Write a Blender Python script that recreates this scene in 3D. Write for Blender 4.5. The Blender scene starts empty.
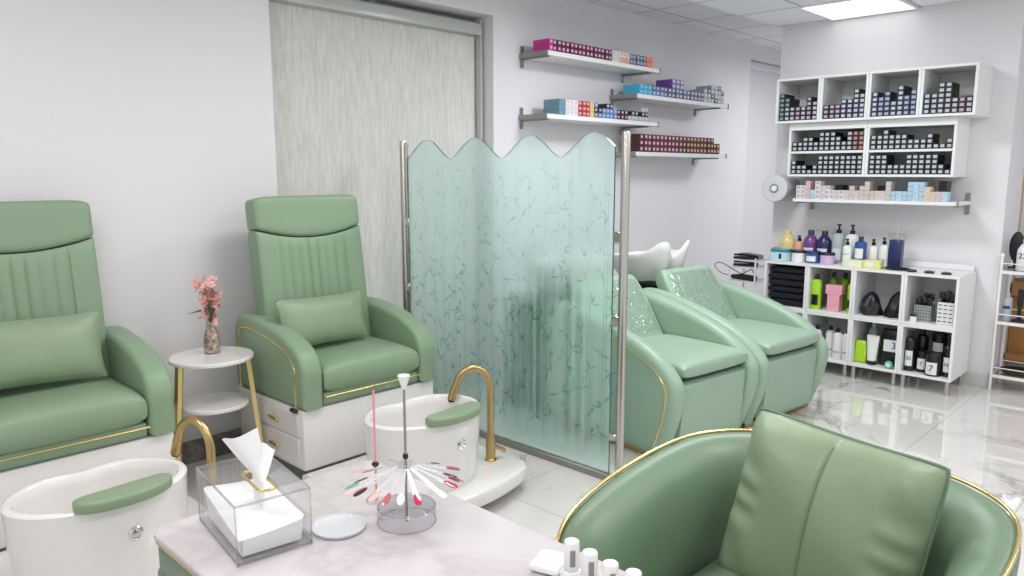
import bpy, bmesh, math, random
from mathutils import Vector, Matrix
random.seed(7)
PI = math.pi
COL = bpy.context.scene.collection
ORD = ['first', 'second', 'third', 'fourth', 'fifth', 'sixth', 'seventh', 'eighth', 'ninth', 'tenth', 'eleventh', 'twelfth', 'thirteenth',
       'fourteenth', 'fifteenth', 'sixteenth', 'seventeenth', 'eighteenth', 'nineteenth', 'twentieth', 'twenty-first', 'twenty-second', 'twenty-third',
       'twenty-fourth', 'twenty-fifth', 'twenty-sixth', 'twenty-seventh', 'twenty-eighth', 'twenty-ninth', 'thirtieth', 'thirty-first', 'thirty-second']

# ------------------------------------------------------------------ materials
def srgb(r, g, b):
    f = lambda c: (c / 12.92 if c <= .04045 else ((c + .055) / 1.055) ** 2.4)
    return (f(r / 255), f(g / 255), f(b / 255), 1)

def node(nt, kind, **kw):
    n = nt.nodes.new(kind)
    for k, v in kw.items():
        if k in n.inputs: n.inputs[k].default_value = v
        else: setattr(n, k, v)
    return n

def mat(name, col, rough=.5, metal=0, var=.04, scale=6, bump=0, bscale=200, coat=0, spec=.5, trans=0, emit=0):
    m = bpy.data.materials.new(name); m.use_nodes = True
    nt = m.node_tree; p = nt.nodes['Principled BSDF']
    p.inputs['Roughness'].default_value = rough
    p.inputs['Metallic'].default_value = metal
    p.inputs['Specular IOR Level'].default_value = spec
    p.inputs['Coat Weight'].default_value = coat
    p.inputs['Coat Roughness'].default_value = .08
    p.inputs['Transmission Weight'].default_value = trans
    tc = node(nt, 'ShaderNodeTexCoord')
    no = node(nt, 'ShaderNodeTexNoise', Scale=scale, Detail=3.0)
    nt.links.new(tc.outputs['Object'], no.inputs['Vector'])
    mx = node(nt, 'ShaderNodeMix', data_type='RGBA')
    mx.inputs[6].default_value = tuple(max(0, c * (1 - var)) for c in col[:3]) + (1,)
    mx.inputs[7].default_value = tuple(min(1, c * (1 + var)) for c in col[:3]) + (1,)
    nt.links.new(no.outputs['Fac'], mx.inputs[0])
    nt.links.new(mx.outputs[2], p.inputs['Base Color'])
    if emit:
        p.inputs['Emission Color'].default_value = col
        p.inputs['Emission Strength'].default_value = emit
    if bump:
        nb = node(nt, 'ShaderNodeTexNoise', Scale=bscale, Detail=4.0)
        nt.links.new(tc.outputs['Object'], nb.inputs['Vector'])
        bp = node(nt, 'ShaderNodeBump', Strength=bump, Distance=.002)
        nt.links.new(nb.outputs['Fac'], bp.inputs['Height'])
        nt.links.new(bp.outputs['Normal'], p.inputs['Normal'])
    return m

M = {}
M['wall'] = mat('wall_paint', srgb(226, 223, 226), .6, var=.01, bump=.08, bscale=90)
M['white'] = mat('white_laminate', srgb(232, 232, 231), .35, var=.01)
M['whiteg'] = mat('white_gloss', srgb(228, 225, 223), .16, var=.01, coat=.4)
M['leather'] = mat('sage_leather', srgb(131, 154, 127), .42, var=.05, scale=4, bump=.22, bscale=260, spec=.45)
M['leather2'] = mat('mint_leather', srgb(148, 172, 151), .42, var=.05, scale=4, bump=.2, bscale=260, spec=.45)
M['leather3'] = mat('sage_leather_dark', srgb(108, 132, 107), .4, var=.06, scale=5, bump=.25, bscale=240, spec=.5)
M['leatherp'] = mat('sage_leather_pillow', srgb(133, 153, 123), .4, var=.07, scale=7, bump=.3, bscale=180, spec=.5)
M['seam'] = mat('dark_green_seam', srgb(84, 106, 82), .6)
M['gold'] = mat('polished_gold', srgb(230, 206, 140), .22, 1, var=.05)
M['brass'] = mat('brushed_brass', srgb(188, 162, 112), .3, 1, var=.08, bump=.1, bscale=120)
M['steel'] = mat('brushed_steel', srgb(190, 185, 178), .25, 1, var=.06)
M['chrome'] = mat('chrome', srgb(215, 216, 218), .08, 1, var=.02)
M['grey'] = mat('grey_metal', srgb(150, 148, 144), .4, .6)
M['black'] = mat('black_plastic', srgb(22, 22, 25), .35)
M['blackm'] = mat('black_matte', srgb(16, 16, 22), .7, bump=.3, bscale=60)
M['navycloth'] = mat('navy_towel', srgb(18, 20, 32), .9, bump=.8, bscale=220)
M['label'] = mat('paper_label', srgb(226, 228, 232), .6)
M['dark'] = mat('shadow_gap_dark', srgb(30, 30, 30), .8)
M['frosted_drum'] = mat('polished_porcelain', srgb(231, 228, 226), .12, var=.01, coat=.3)
M['tissue'] = mat('tissue_paper', srgb(244, 244, 244), .9, bump=.3, bscale=40)
M['petal'] = mat('pink_petal', srgb(228, 172, 166), .7, var=.15, scale=30)
M['leaf'] = mat('dull_leaf', srgb(92, 98, 72), .6, var=.2)
M['ink'] = mat('printed_ink', srgb(35, 36, 42), .6)
M['rollpaper'] = mat('roll_paper', srgb(206, 206, 209), .8)
M['tealbase'] = mat('deep_teal_vinyl', srgb(48, 108, 84), .5)
M['diff'] = mat('lamp_diffuser', (1, 1, 1, 1), .5, emit=1.25)

def floor_mat():
    m = bpy.data.materials.new('marble_floor_tiles'); m.use_nodes = True
    nt = m.node_tree; p = nt.nodes['Principled BSDF']; L = nt.links.new
    tc = node(nt, 'ShaderNodeTexCoord')
    n1 = node(nt, 'ShaderNodeTexNoise', Scale=.9, Detail=8.0, Roughness=.62, Distortion=1.6)
    L(tc.outputs['Object'], n1.inputs['Vector'])
    # veins: thin band around noise = .5
    a = node(nt, 'ShaderNodeMath', operation='SUBTRACT'); a.inputs[1].default_value = .5; L(n1.outputs['Fac'], a.inputs[0])
    b = node(nt, 'ShaderNodeMath', operation='ABSOLUTE'); L(a.outputs[0], b.inputs[0])
    r = node(nt, 'ShaderNodeValToRGB'); L(b.outputs[0], r.inputs[0])
    r.color_ramp.elements[0].position = 0; r.color_ramp.elements[0].color = (1, 1, 1, 1)
    r.color_ramp.elements[1].position = .022; r.color_ramp.elements[1].color = (0, 0, 0, 1)
    n2 = node(nt, 'ShaderNodeTexNoise', Scale=1.3, Detail=3.0); L(tc.outputs['Object'], n2.inputs['Vector'])
    r2 = node(nt, 'ShaderNodeValToRGB'); L(n2.outputs['Fac'], r2.inputs[0])
    r2.color_ramp.elements[0].position = .48; r2.color_ramp.elements[1].position = .66
    mu = node(nt, 'ShaderNodeMath', operation='MULTIPLY'); L(r.outputs[0], mu.inputs[0]); L(r2.outputs[0], mu.inputs[1])
    mx = node(nt, 'ShaderNodeMix', data_type='RGBA')
    mx.inputs[6].default_value = srgb(216, 213, 209); mx.inputs[7].default_value = srgb(150, 143, 135)
    L(mu.outputs[0], mx.inputs[0])
    br = node(nt, 'ShaderNodeTexBrick', Scale=1.0)
    br.offset = 0; br.inputs['Mortar Size'].default_value = .0022; br.inputs['Brick Width'].default_value = 1.2; br.inputs['Row Height'].default_value = .6
    br.inputs['Color1'].default_value = (1, 1, 1, 1); br.inputs['Color2'].default_value = (.97, .97, .97, 1); br.inputs['Mortar'].default_value = (.62, .6, .58, 1)
    L(tc.outputs['Object'], br.inputs['Vector'])
    m2 = node(nt, 'ShaderNodeMix', data_type='RGBA', blend_type='MULTIPLY'); m2.inputs[0].default_value = 1
    L(mx.outputs[2], m2.inputs[6]); L(br.outputs['Color'], m2.inputs[7])
    L(m2.outputs[2], p.inputs['Base Color'])
    p.inputs['Roughness'].default_value = .05; p.inputs['Specular IOR Level'].default_value = .75
    p.inputs['Coat Weight'].default_value = .3; p.inputs['Coat Roughness'].default_value = .02
    return m

def marble_mat(name, base, vein, scale, width, rough=.1, lo=.45):
    m = bpy.data.materials.new(name); m.use_nodes = True
    nt = m.node_tree; p = nt.nodes['Principled BSDF']; L = nt.links.new
    tc = node(nt, 'ShaderNodeTexCoord')
    n1 = node(nt, 'ShaderNodeTexNoise', Scale=scale, Detail=6.0, Roughness=.6, Distortion=1.0); L(tc.outputs['Object'], n1.inputs['Vector'])
    r = node(nt, 'ShaderNodeValToRGB'); L(n1.outputs['Fac'], r.inputs[0])
    e = r.color_ramp.elements
    e[0].position = lo; e[0].color = base; e[1].position = lo + 2 * width; e[1].color = base
    q = e.new(lo + width); q.color = vein
    L(r.outputs[0], p.inputs['Base Color']); p.inputs['Roughness'].default_value = rough
    return m

def ceiling_mat():
    m = bpy.data.materials.new('ceiling_tiles'); m.use_nodes = True
    nt = m.node_tree; p = nt.nodes['Principled BSDF']; L = nt.links.new
    tc = node(nt, 'ShaderNodeTexCoord')
    br = node(nt, 'ShaderNodeTexBrick', Scale=1.0); br.offset = 0
    br.inputs['Mortar Size'].default_value = .010; br.inputs['Brick Width'].default_value = .6; br.inputs['Row Height'].default_value = .6
    br.inputs['Color1'].default_value = srgb(236, 237, 240); br.inputs['Color2'].default_value = srgb(230, 231, 235); br.inputs['Mortar'].default_value = srgb(178, 178, 182)
    L(tc.outputs['Object'], br.inputs['Vector']); L(br.outputs['Color'], p.inputs['Base Color'])
    p.inputs['Roughness'].default_value = .8
    return m

def blind_mat():
    m = mat('woven_blind', srgb(196, 195, 190), .85, var=.02, bump=.0)
    nt = m.node_tree; L = nt.links.new; p = nt.nodes['Principled BSDF']
    tc = nt.nodes['Texture Coordinate']
    mp = node(nt, 'ShaderNodeMapping'); mp.inputs['Scale'].default_value = (90, 90, 9); L(tc.outputs['Object'], mp.inputs['Vector'])
    n1 = node(nt, 'ShaderNodeTexNoise', Scale=1.0, Detail=3.0); L(mp.outputs['Vector'], n1.inputs['Vector'])
    r = node(nt, 'ShaderNodeValToRGB'); L(n1.outputs['Fac'], r.inputs[0])
    r.color_ramp.elements[0].position = .3; r.color_ramp.elements[0].color = srgb(200, 199, 194)
    r.color_ramp.elements[1].position = .7; r.color_ramp.elements[1].color = srgb(220, 219, 214)
    L(r.outputs[0], p.inputs['Base Color'])
    return m

def frosted_mat():
    m = bpy.data.materials.new('frosted_aqua_glass'); m.use_nodes = True
    nt = m.node_tree; L = nt.links.new; out = nt.nodes['Material Output']; nt.nodes.remove(nt.nodes['Principled BSDF'])
    rf = node(nt, 'ShaderNodeBsdfRefraction'); rf.inputs['Color'].default_value = (.915, 1.0, .985, 1); rf.inputs['Roughness'].default_value = .42; rf.inputs['IOR'].default_value = 1.14
    tc = node(nt, 'ShaderNodeTexCoord')
    mp = node(nt, 'ShaderNodeMapping'); mp.inputs['Scale'].default_value = (26, 26, .25); L(tc.outputs['Object'], mp.inputs['Vector'])
    n1 = node(nt, 'ShaderNodeTexNoise', Scale=1.0, Detail=2.0); L(mp.outputs['Vector'], n1.inputs['Vector'])
    r = node(nt, 'ShaderNodeValToRGB'); L(n1.outputs['Fac'], r.inputs[0])
    r.color_ramp.elements[0].position = .35; r.color_ramp.elements[0].color = (.06, .06, .06, 1)
    r.color_ramp.elements[1].position = .68; r.color_ramp.elements[1].color = (.29, .29, .29, 1)
    d = node(nt, 'ShaderNodeBsdfDiffuse'); d.inputs['Color'].default_value = (.84, .96, .95, 1)
    t = node(nt, 'ShaderNodeBsdfTranslucent'); t.inputs['Color'].default_value = (.84, .97, .95, 1)
    dt = node(nt, 'ShaderNodeMixShader'); dt.inputs[0].default_value = .4; L(d.outputs[0], dt.inputs[1]); L(t.outputs[0], dt.inputs[2])
    mx = node(nt, 'ShaderNodeMixShader'); L(r.outputs[0], mx.inputs[0]); L(rf.outputs[0], mx.inputs[1]); L(dt.outputs[0], mx.inputs[2])
    g = node(nt, 'ShaderNodeBsdfGlossy'); g.inputs['Roughness'].default_value = .12
    m2 = node(nt, 'ShaderNodeMixShader'); m2.inputs[0].default_value = .04; L(mx.outputs[0], m2.inputs[1]); L(g.outputs[0], m2.inputs[2])
    L(m2.outputs[0], out.inputs['Surface'])
    return m

def clear_mat(name, tint, gloss=.12, rough=.03, base=.03):
    m = bpy.data.materials.new(name); m.use_nodes = True
    nt = m.node_tree; L = nt.links.new; out = nt.nodes['Material Output']; nt.nodes.remove(nt.nodes['Principled BSDF'])
    t = node(nt, 'ShaderNodeBsdfTransparent'); t.inputs['Color'].default_value = tint
    g = node(nt, 'ShaderNodeBsdfGlossy'); g.inputs['Roughness'].default_value = rough
    lw = node(nt, 'ShaderNodeLayerWeight', Blend=.25)
    ma = node(nt, 'ShaderNodeMath', operation='MULTIPLY_ADD'); ma.inputs[1].default_value = gloss; ma.inputs[2].default_value = base
    L(lw.outputs['Facing'], ma.inputs[0])
    mx = node(nt, 'ShaderNodeMixShader'); L(ma.outputs[0], mx.inputs[0]); L(t.outputs[0], mx.inputs[1]); L(g.outputs[0], mx.inputs[2])
    L(mx.outputs[0], out.inputs['Surface'])
    return m

M['floor'] = floor_mat(); M['ceil'] = ceiling_mat(); M['blind'] = blind_mat(); M['frost'] = frosted_mat()
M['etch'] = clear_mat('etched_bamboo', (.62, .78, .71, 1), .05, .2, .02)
M['glassedge'] = mat('glass_edge_green', srgb(58, 104, 88), .2)
M['acrylic'] = clear_mat('clear_acrylic', (.95, .955, .96, 1), .4, .04, .05)
M['acredge'] = clear_mat('acrylic_edge', (.87, .87, .885, 1), .5, .05, .12)
M['fluted'] = clear_mat('fluted_acrylic', (.93, .935, .94, 1), .45, .04, .06)
M['stick'] = mat('milky_swatch_stick', srgb(236, 234, 240), .15, trans=.55)
M['drum'] = clear_mat('tinted_acrylic', (.86, .865, .88, 1), .4, .05, .06)
M['film'] = clear_mat('plastic_film', (.95, .97, .96, 1), .6, .06, .07)
M['vaseglass'] = clear_mat('vase_glass', (.85, .84, .82, 1), .5, .05, .1)
def film_bump():
    nt = M['film'].node_tree; tc = node(nt, 'ShaderNodeTexCoord')
    n = node(nt, 'ShaderNodeTexNoise', Scale=9.0, Detail=2.0, Distortion=1.2); nt.links.new(tc.outputs['Object'], n.inputs['Vector'])
    b = node(nt, 'ShaderNodeBump', Strength=1.0, Distance=.03); nt.links.new(n.outputs['Fac'], b.inputs['Height'])
    g = [x for x in nt.nodes if x.type == 'BSDF_GLOSSY'][0]; nt.links.new(b.outputs['Normal'], g.inputs['Normal'])
film_bump()
def flute():
    nt = M['fluted'].node_tree; tc = node(nt, 'ShaderNodeTexCoord')
    sp = node(nt, 'ShaderNodeSeparateXYZ'); nt.links.new(tc.outputs['Object'], sp.inputs[0])
    ad = node(nt, 'ShaderNodeMath', operation='ADD'); nt.links.new(sp.outputs[0], ad.inputs[0]); nt.links.new(sp.outputs[1], ad.inputs[1])
    mu = node(nt, 'ShaderNodeMath', operation='MULTIPLY'); mu.inputs[1].default_value = 900; nt.links.new(ad.outputs[0], mu.inputs[0])
    sn = node(nt, 'ShaderNodeMath', operation='SINE'); nt.links.new(mu.outputs[0], sn.inputs[0])
    r = node(nt, 'ShaderNodeValToRGB'); r.color_ramp.elements[0].color = (.98, .98, .98, 1); r.color_ramp.elements[1].color = (.74, .74, .76, 1); r.color_ramp.elements[0].position = .45; nt.links.new(sn.outputs[0], r.inputs[0])
    nt.links.new(r.outputs[0], [x for x in nt.nodes if x.type == 'BSDF_TRANSPARENT'][0].inputs[0])
flute()
M['tabletop'] = marble_mat('white_table_marble', srgb(206, 200, 203), srgb(192, 184, 187), 2.2, .08, .08)
M['darktile'] = marble_mat('grey_skirting_tile', srgb(120, 114, 108), srgb(150, 145, 138), 6, .08, .25)
M['paletile'] = mat('pale_skirting_tile', srgb(205, 203, 200), .25, var=.03)
M['mirror'] = mat('mirror_silver', srgb(225, 226, 228), .03, 1, var=.0)
M['wood'] = mat('honey_wood', srgb(168, 120, 66), .45, var=.2, scale=12)
M['tan'] = mat('tan_frame', srgb(206, 178, 132), .4, var=.06)

# ------------------------------------------------------------------ mesh builder
class MB:
    def __init__(s): s.v, s.f, s.m, s.mats, s.cur = [], [], [], [], 0
    def use(s, m):
        m = M[m] if isinstance(m, str) else m
        if m not in s.mats: s.mats.append(m)
        s.cur = s.mats.index(m); return s
    def add(s, vs, fs):
        o = len(s.v); s.v += [tuple(v) for v in vs]
        for f in fs: s.f.append([i + o for i in f]); s.m.append(s.cur)
        return s
    def box(s, c, d, r=0, seg=2, rot=None):
        if r <= 0:
            x, y, z = d[0] / 2, d[1] / 2, d[2] / 2
            vs = [Vector((i, j, k)) for i in (-x, x) for j in (-y, y) for k in (-z, z)]
            fs = [(0, 1, 3, 2), (4, 6, 7, 5), (0, 4, 5, 1), (2, 3, 7, 6), (0, 2, 6, 4), (1, 5, 7, 3)]
        else:
            bm = bmesh.new(); bmesh.ops.create_cube(bm, size=1)
            bmesh.ops.scale(bm, vec=d, verts=bm.verts)
            bmesh.ops.bevel(bm, geom=bm.edges[:], offset=min(r, min(d) * .49), segments=seg, profile=.5, affect='EDGES')
            bm.verts.index_update(); vs = [v.co.copy() for v in bm.verts]; fs = [[v.index for v in f.verts] for f in bm.faces]; bm.free()
        if rot is not None: vs = [rot @ v for v in vs]
        return s.add([v + Vector(c) for v in vs], fs)
    def rings(s, rings, cap0=True, cap1=True, closed=True):
        n = len(rings[0]); vs = [p for r in rings for p in r]; fs = []
        for i in range(len(rings) - 1):
            for j in range(n if closed else n - 1):
                k = (j + 1) % n
                fs.append((i * n + j, i * n + k, (i + 1) * n + k, (i + 1) * n + j))
        if cap0: fs.append(tuple(range(n))[::-1])
        if cap1: fs.append(tuple((len(rings) - 1) * n + j for j in range(n)))
        return s.add(vs, fs)
    def lathe(s, prof, c=(0, 0, 0), seg=24, axis='z', cap=True):
        rs = []
        for r, z in prof:
            ring = []
            for k in range(seg):
                a = 2 * PI * k / seg; p = (max(r, 1e-4) * math.cos(a), max(r, 1e-4) * math.sin(a), z)
                if axis == 'x': p = (p[2], p[0], p[1])
                if axis == 'y': p = (p[0], p[2], p[1])
                ring.append((p[0] + c[0], p[1] + c[1], p[2] + c[2]))
            rs.append(ring)
        return s.rings(rs, cap, cap)
    def tube(s, path, r, seg=10, cap=True, closed=False):
        P = [Vector(p) for p in path]; n = len(P); R = r if isinstance(r, (list, tuple)) else [r] * n
        rs = []; up = None
        for i in range(n):
            if closed: t = (P[(i + 1) % n] - P[i - 1]).normalized()
            else: t = (P[min(i + 1, n - 1)] - P[max(i - 1, 0)]).normalized()
            if up is None:
                up = Vector((0, 0, 1)) if abs(t.z) < .9 else Vector((1, 0, 0))
            a = t.cross(up)
            if a.length < 1e-5: a = t.orthogonal()
            a.normalize(); b = a.cross(t).normalized(); up = b
            rs.append([P[i] + (a * math.cos(2 * PI * k / seg) + b * math.sin(2 * PI * k / seg)) * R[i] for k in range(seg)])
        if closed: rs.append(rs[0])
        return s.rings(rs, cap and not closed, cap and not closed)
    def prism(s, poly, t0, t1, fn, r=0, seg=3):
        n = len(poly); P = [Vector(p) for p in poly]
        area = sum(P[i].x * P[(i + 1) % n].y - P[(i + 1) % n].x * P[i].y for i in range(n))
        sg = 1 if area > 0 else -1
        nr = []
        for i in range(n):
            a = (P[i] - P[i - 1]); b = (P[(i + 1) % n] - P[i])
            a = a.normalized() if a.length > 1e-9 else b.normalized(); b = b.normalized() if b.length > 1e-9 else a
            na = Vector((a.y, -a.x)) * sg; nb = Vector((b.y, -b.x)) * sg; q = (na + nb)
            q = q.normalized() if q.length > 1e-6 else na
            nr.append(q / max(.5, q.dot(na)))
        def ring(ins, t): return [fn(P[i].x - nr[i].x * ins, P[i].y - nr[i].y * ins, t) for i in range(n)]
        rs = []
        if r > 0:
            for k in range(seg + 1):
                a = k / seg * PI / 2; rs.append(ring(r * (1 - math.sin(a)), t0 + r * (1 - math.cos(a))))
            for k in range(seg + 1):
                a = (1 - k / seg) * PI / 2; rs.append(ring(r * (1 - math.sin(a)), t1 - r * (1 - math.cos(a))))
        else: rs = [ring(0, t0), ring(0, t1)]
        return s.rings(rs)
    def grid(s, fn, nu, nv, flip=False):
        vs = [fn(i / nu, j / nv) for i in range(nu + 1) for j in range(nv + 1)]
        fs = [(i * (nv + 1) + j, (i + 1) * (nv + 1) + j, (i + 1) * (nv + 1) + j + 1, i * (nv + 1) + j + 1) for i in range(nu) for j in range(nv)]
        return s.add(vs, fs)
    def shell(s, front, back, nu, nv):
        """closed cushion: two grids that share their border"""
        vs, idx, idb = [], {}, {}
        for i in range(nu + 1):
            for j in range(nv + 1):
                u, v = i / nu, j / nv; idx[i, j] = len(vs); vs.append(front(u, v))
        for i in range(nu + 1):
            for j in range(nv + 1):
                if i in (0, nu) or j in (0, nv): idb[i, j] = idx[i, j]
                else: idb[i, j] = len(vs); vs.append(back(i / nu, j / nv))
        fs = []
        for i in range(nu):
            for j in range(nv):
                fs.append((idx[i, j], idx[i + 1, j], idx[i + 1, j + 1], idx[i, j + 1]))
                fs.append((idb[i, j], idb[i, j + 1], idb[i + 1, j + 1], idb[i + 1, j]))
        return s.add(vs, fs)
    def xf(s, mtx):
        s.v = [tuple(mtx @ Vector(v)) for v in s.v]; return s
    def build(s, name, parent=None, sharp=38, recalc=True):
        me = bpy.data.meshes.new(name); me.from_pydata(s.v, [], s.f)
        for m in s.mats: me.materials.append(m)
        me.polygons.foreach_set('material_index', s.m); me.polygons.foreach_set('use_smooth', [True] * len(s.f))
        if recalc:
            bm = bmesh.new(); bm.from_mesh(me); bmesh.ops.remove_doubles(bm, verts=bm.verts, dist=1e-6)
            bmesh.ops.recalc_face_normals(bm, faces=bm.faces); bm.to_mesh(me); bm.free()
        me.update(); me.set_sharp_from_angle(angle=math.radians(sharp))
        o = bpy.data.objects.new(name, me); COL.objects.link(o)
        if parent: o.parent = parent
        return o

def mb(m): return MB().use(m)
def tag(o, label, cat, group=None):
    o['label'] = label; o['category'] = cat
    if group: o['group'] = group
    return o
def thing(name, label, cat, loc=(0, 0, 0), rz=0, group=None):
    o = bpy.data.objects.new(name, None); COL.objects.link(o); o.empty_display_size = .05
    o.location = loc; o.rotation_euler = (0, 0, rz)
    return tag(o, label, cat, group)
def struct(name, b):
    o = b.build(name); o['kind'] = 'structure'; return o
def copy_tree(o, parent=None):
    c = o.copy(); COL.objects.link(c)
    if parent: c.parent = parent
    for ch in list(o.children): copy_tree(ch, c)
    return c
def sx(t, k):          # signed superellipse coordinate helper
    return math.copysign(max(0, 1 - abs(t) ** k) ** (1 / k), 1)
def ease(u):           # denser sampling near the borders
    return math.sin((u - .5) * PI)
def spline(pts, n):
    """Catmull-Rom through points (2D or 3D)"""
    P = [Vector(p) for p in pts]; out = []
    for i in range(len(P) - 1):
        p0, p1, p2, p3 = P[max(i - 1, 0)], P[i], P[i + 1], P[min(i + 2, len(P) - 1)]
        for k in range(n):
            t = k / n
            out.append(.5 * ((2 * p1) + (p2 - p0) * t + (2 * p0 - 5 * p1 + 4 * p2 - p3) * t * t + (3 * p1 - p0 - 3 * p2 + p3) * t ** 3))
    out.append(P[-1]); return out
def pad(b, w, h, t, nu=20, nv=20, k=6, disp=None, outline=None, kt=None):
    """padded panel in local x (width), z (height), front towards -y; z from 0 to h, y from -t/2 to t/2"""
    kt = kt or k
    def pos(u, v, sgn):
        a, c = ease(u), ease(v)
        d = sx(a, kt) * sx(c, kt)
        x, z = a * w / 2, (c + 1) / 2 * h
        if outline: x, z = outline(a, c, x, z)
        y = sgn * t / 2 * d
        if disp and sgn < 0: y += disp(a, c)
        return (x, y, z)
    return b.shell(lambda u, v: pos(u, v, -1), lambda u, v: pos(u, v, 1), nu, nv)
def text_mesh(body, size, parent, m='ink', name='number'):
    cu = bpy.data.curves.new(name, 'FONT'); cu.body = body; cu.size = size; cu.align_x = 'CENTER'; cu.align_y = 'CENTER'; cu.extrude = .0002
    to = bpy.data.objects.new(name, cu); COL.objects.link(to)
    bpy.context.view_layer.update()
    me = bpy.data.meshes.new_from_object(to.evaluated_get(bpy.context.evaluated_depsgraph_get()))
    bpy.data.objects.remove(to); bpy.data.curves.remove(cu)
    me.materials.clear(); me.materials.append(M[m])
    o = bpy.data.objects.new(name, me); COL.objects.link(o); o.parent = parent
    return o
# ------------------------------------------------------------------ room
CEIL = 2.65; CHI = 2.795; YW = 3.82; XB = 6.02
struct('floor', mb('floor').box((3.4, .8, -.05), (13.2, 7.6, .1)))
b = mb('ceil').box((3.4, -.08, CEIL + .12), (13.2, 5.9, .24)).box((3.4, 3.72, CHI + .05), (13.2, 1.7, .1)); struct('ceiling', b)
b = mb('wall')
b.box((-.45, YW + .15, CHI / 2), (5.1, .3, CHI))                       # behind the pedicure chairs
b.box((5.61, YW + .15, CHI / 2), (3.70, .3, CHI))                      # with the shelves
b.box((2.93, YW + .15, (2.55 + CHI) / 2), (1.66, .3, CHI - 2.55))      # lintel over the window
b.box((8.63, YW + .15, (2.66 + CHI) / 2), (2.34, .3, CHI - 2.66))
struct('wall_left', b)
struct('wall_back', mb('wall').box((XB + .3, 2.0, CEIL / 2), (.6, 1.64, CEIL)))
struct('wall_right', mb('wall').box((6.72, -.65, CEIL / 2), (.3, 3.68, CEIL)))
struct('wall_far', mb('wall').box((9.85, 2.5, CHI / 2), (.1, 3.6, CHI)))
struct('baseboard_left', mb('darktile').box((-.45, YW - .006, .06), (5.1, .012, .12), .002, 1))
struct('baseboard_back', mb('paletile').box((XB - .006, 2.0, .05), (.012, 1.64, .10), .002, 1))
struct('baseboard_right', mb('paletile').box((6.563, -.65, .05), (.012, 3.6, .10), .002, 1))
for i, (x0, x1, zt) in enumerate(((2.10, 3.76, 2.55), (7.46, 9.8, 2.70))):
    b = mb('white').box(((x0 + x1) / 2, YW + .27, zt / 2), (x1 - x0, .04, zt))
    for x in (x0 + .03, x1 - .03, (x0 + x1) / 2): b.box((x, YW + .235, zt / 2), (.05, .03, zt))
    struct('window_%d' % (i + 1), b)

def blind(x0, x1, zt, label, fm):
    t = thing('roller_blind', label, 'blind', ((x0 + x1) / 2, YW + .12, 0)); w = x1 - x0
    b = mb(fm).box((0, .03, (zt - .06) / 2), (w - .06, .004, zt - .06)); b.build('fabric', t)
    b = mb('grey' if fm == 'blind' else 'white')
    prof = [(-.045, 0), (-.05, .03), (-.035, .075), (.0, .095), (.05, .095), (.05, 0)]
    M['cas'] = mat('cassette_' + fm, srgb(188, 190, 186) if fm == 'blind' else srgb(226, 226, 230), .3, .1)
    b = mb('cas').prism(prof, -w / 2 + .04, w / 2 - .045, lambda a, c, tt: (tt, a, c + zt - .125), .004, 2); b.build('cassette', t)
    for s in (-1, 1):
        mb('cas').box((s * (w / 2 - .0245), -.005, (zt - .02) / 2), (.022, .05, zt - .02), .004, 1).build('side_channel', t)
    mb('cas').box((0, .03, .03), (w - .08, .02, .03), .005, 1).build('bottom_bar', t)
    return t
blind(2.10, 3.76, 2.55, 'grey woven roller blind filling the window recess behind the second pedicure chair', 'blind')
blind(7.46, 9.8, 2.70, 'pale blind in the far recess beyond the end of the shelf wall', 'wall')

# visible ceiling light panel
def panel(x, y, label):
    t = thing('ceiling_light', label, 'ceiling light', (x, y, CEIL))
    mb('white').box((0, .298, -.006), (.62, .02, .012)).box((0, -.298, -.006), (.62, .02, .012)).box((.3, 0, -.006), (.02, .58, .012)).box((-.3, 0, -.006), (.02, .58, .012)).build('frame', t)
    mb('diff').box((0, 0, -.004), (.578, .578, .006)).build('diffuser', t)
panel(5.70, 2.12, 'square white ceiling light panel above the wall cubbies')

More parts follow.
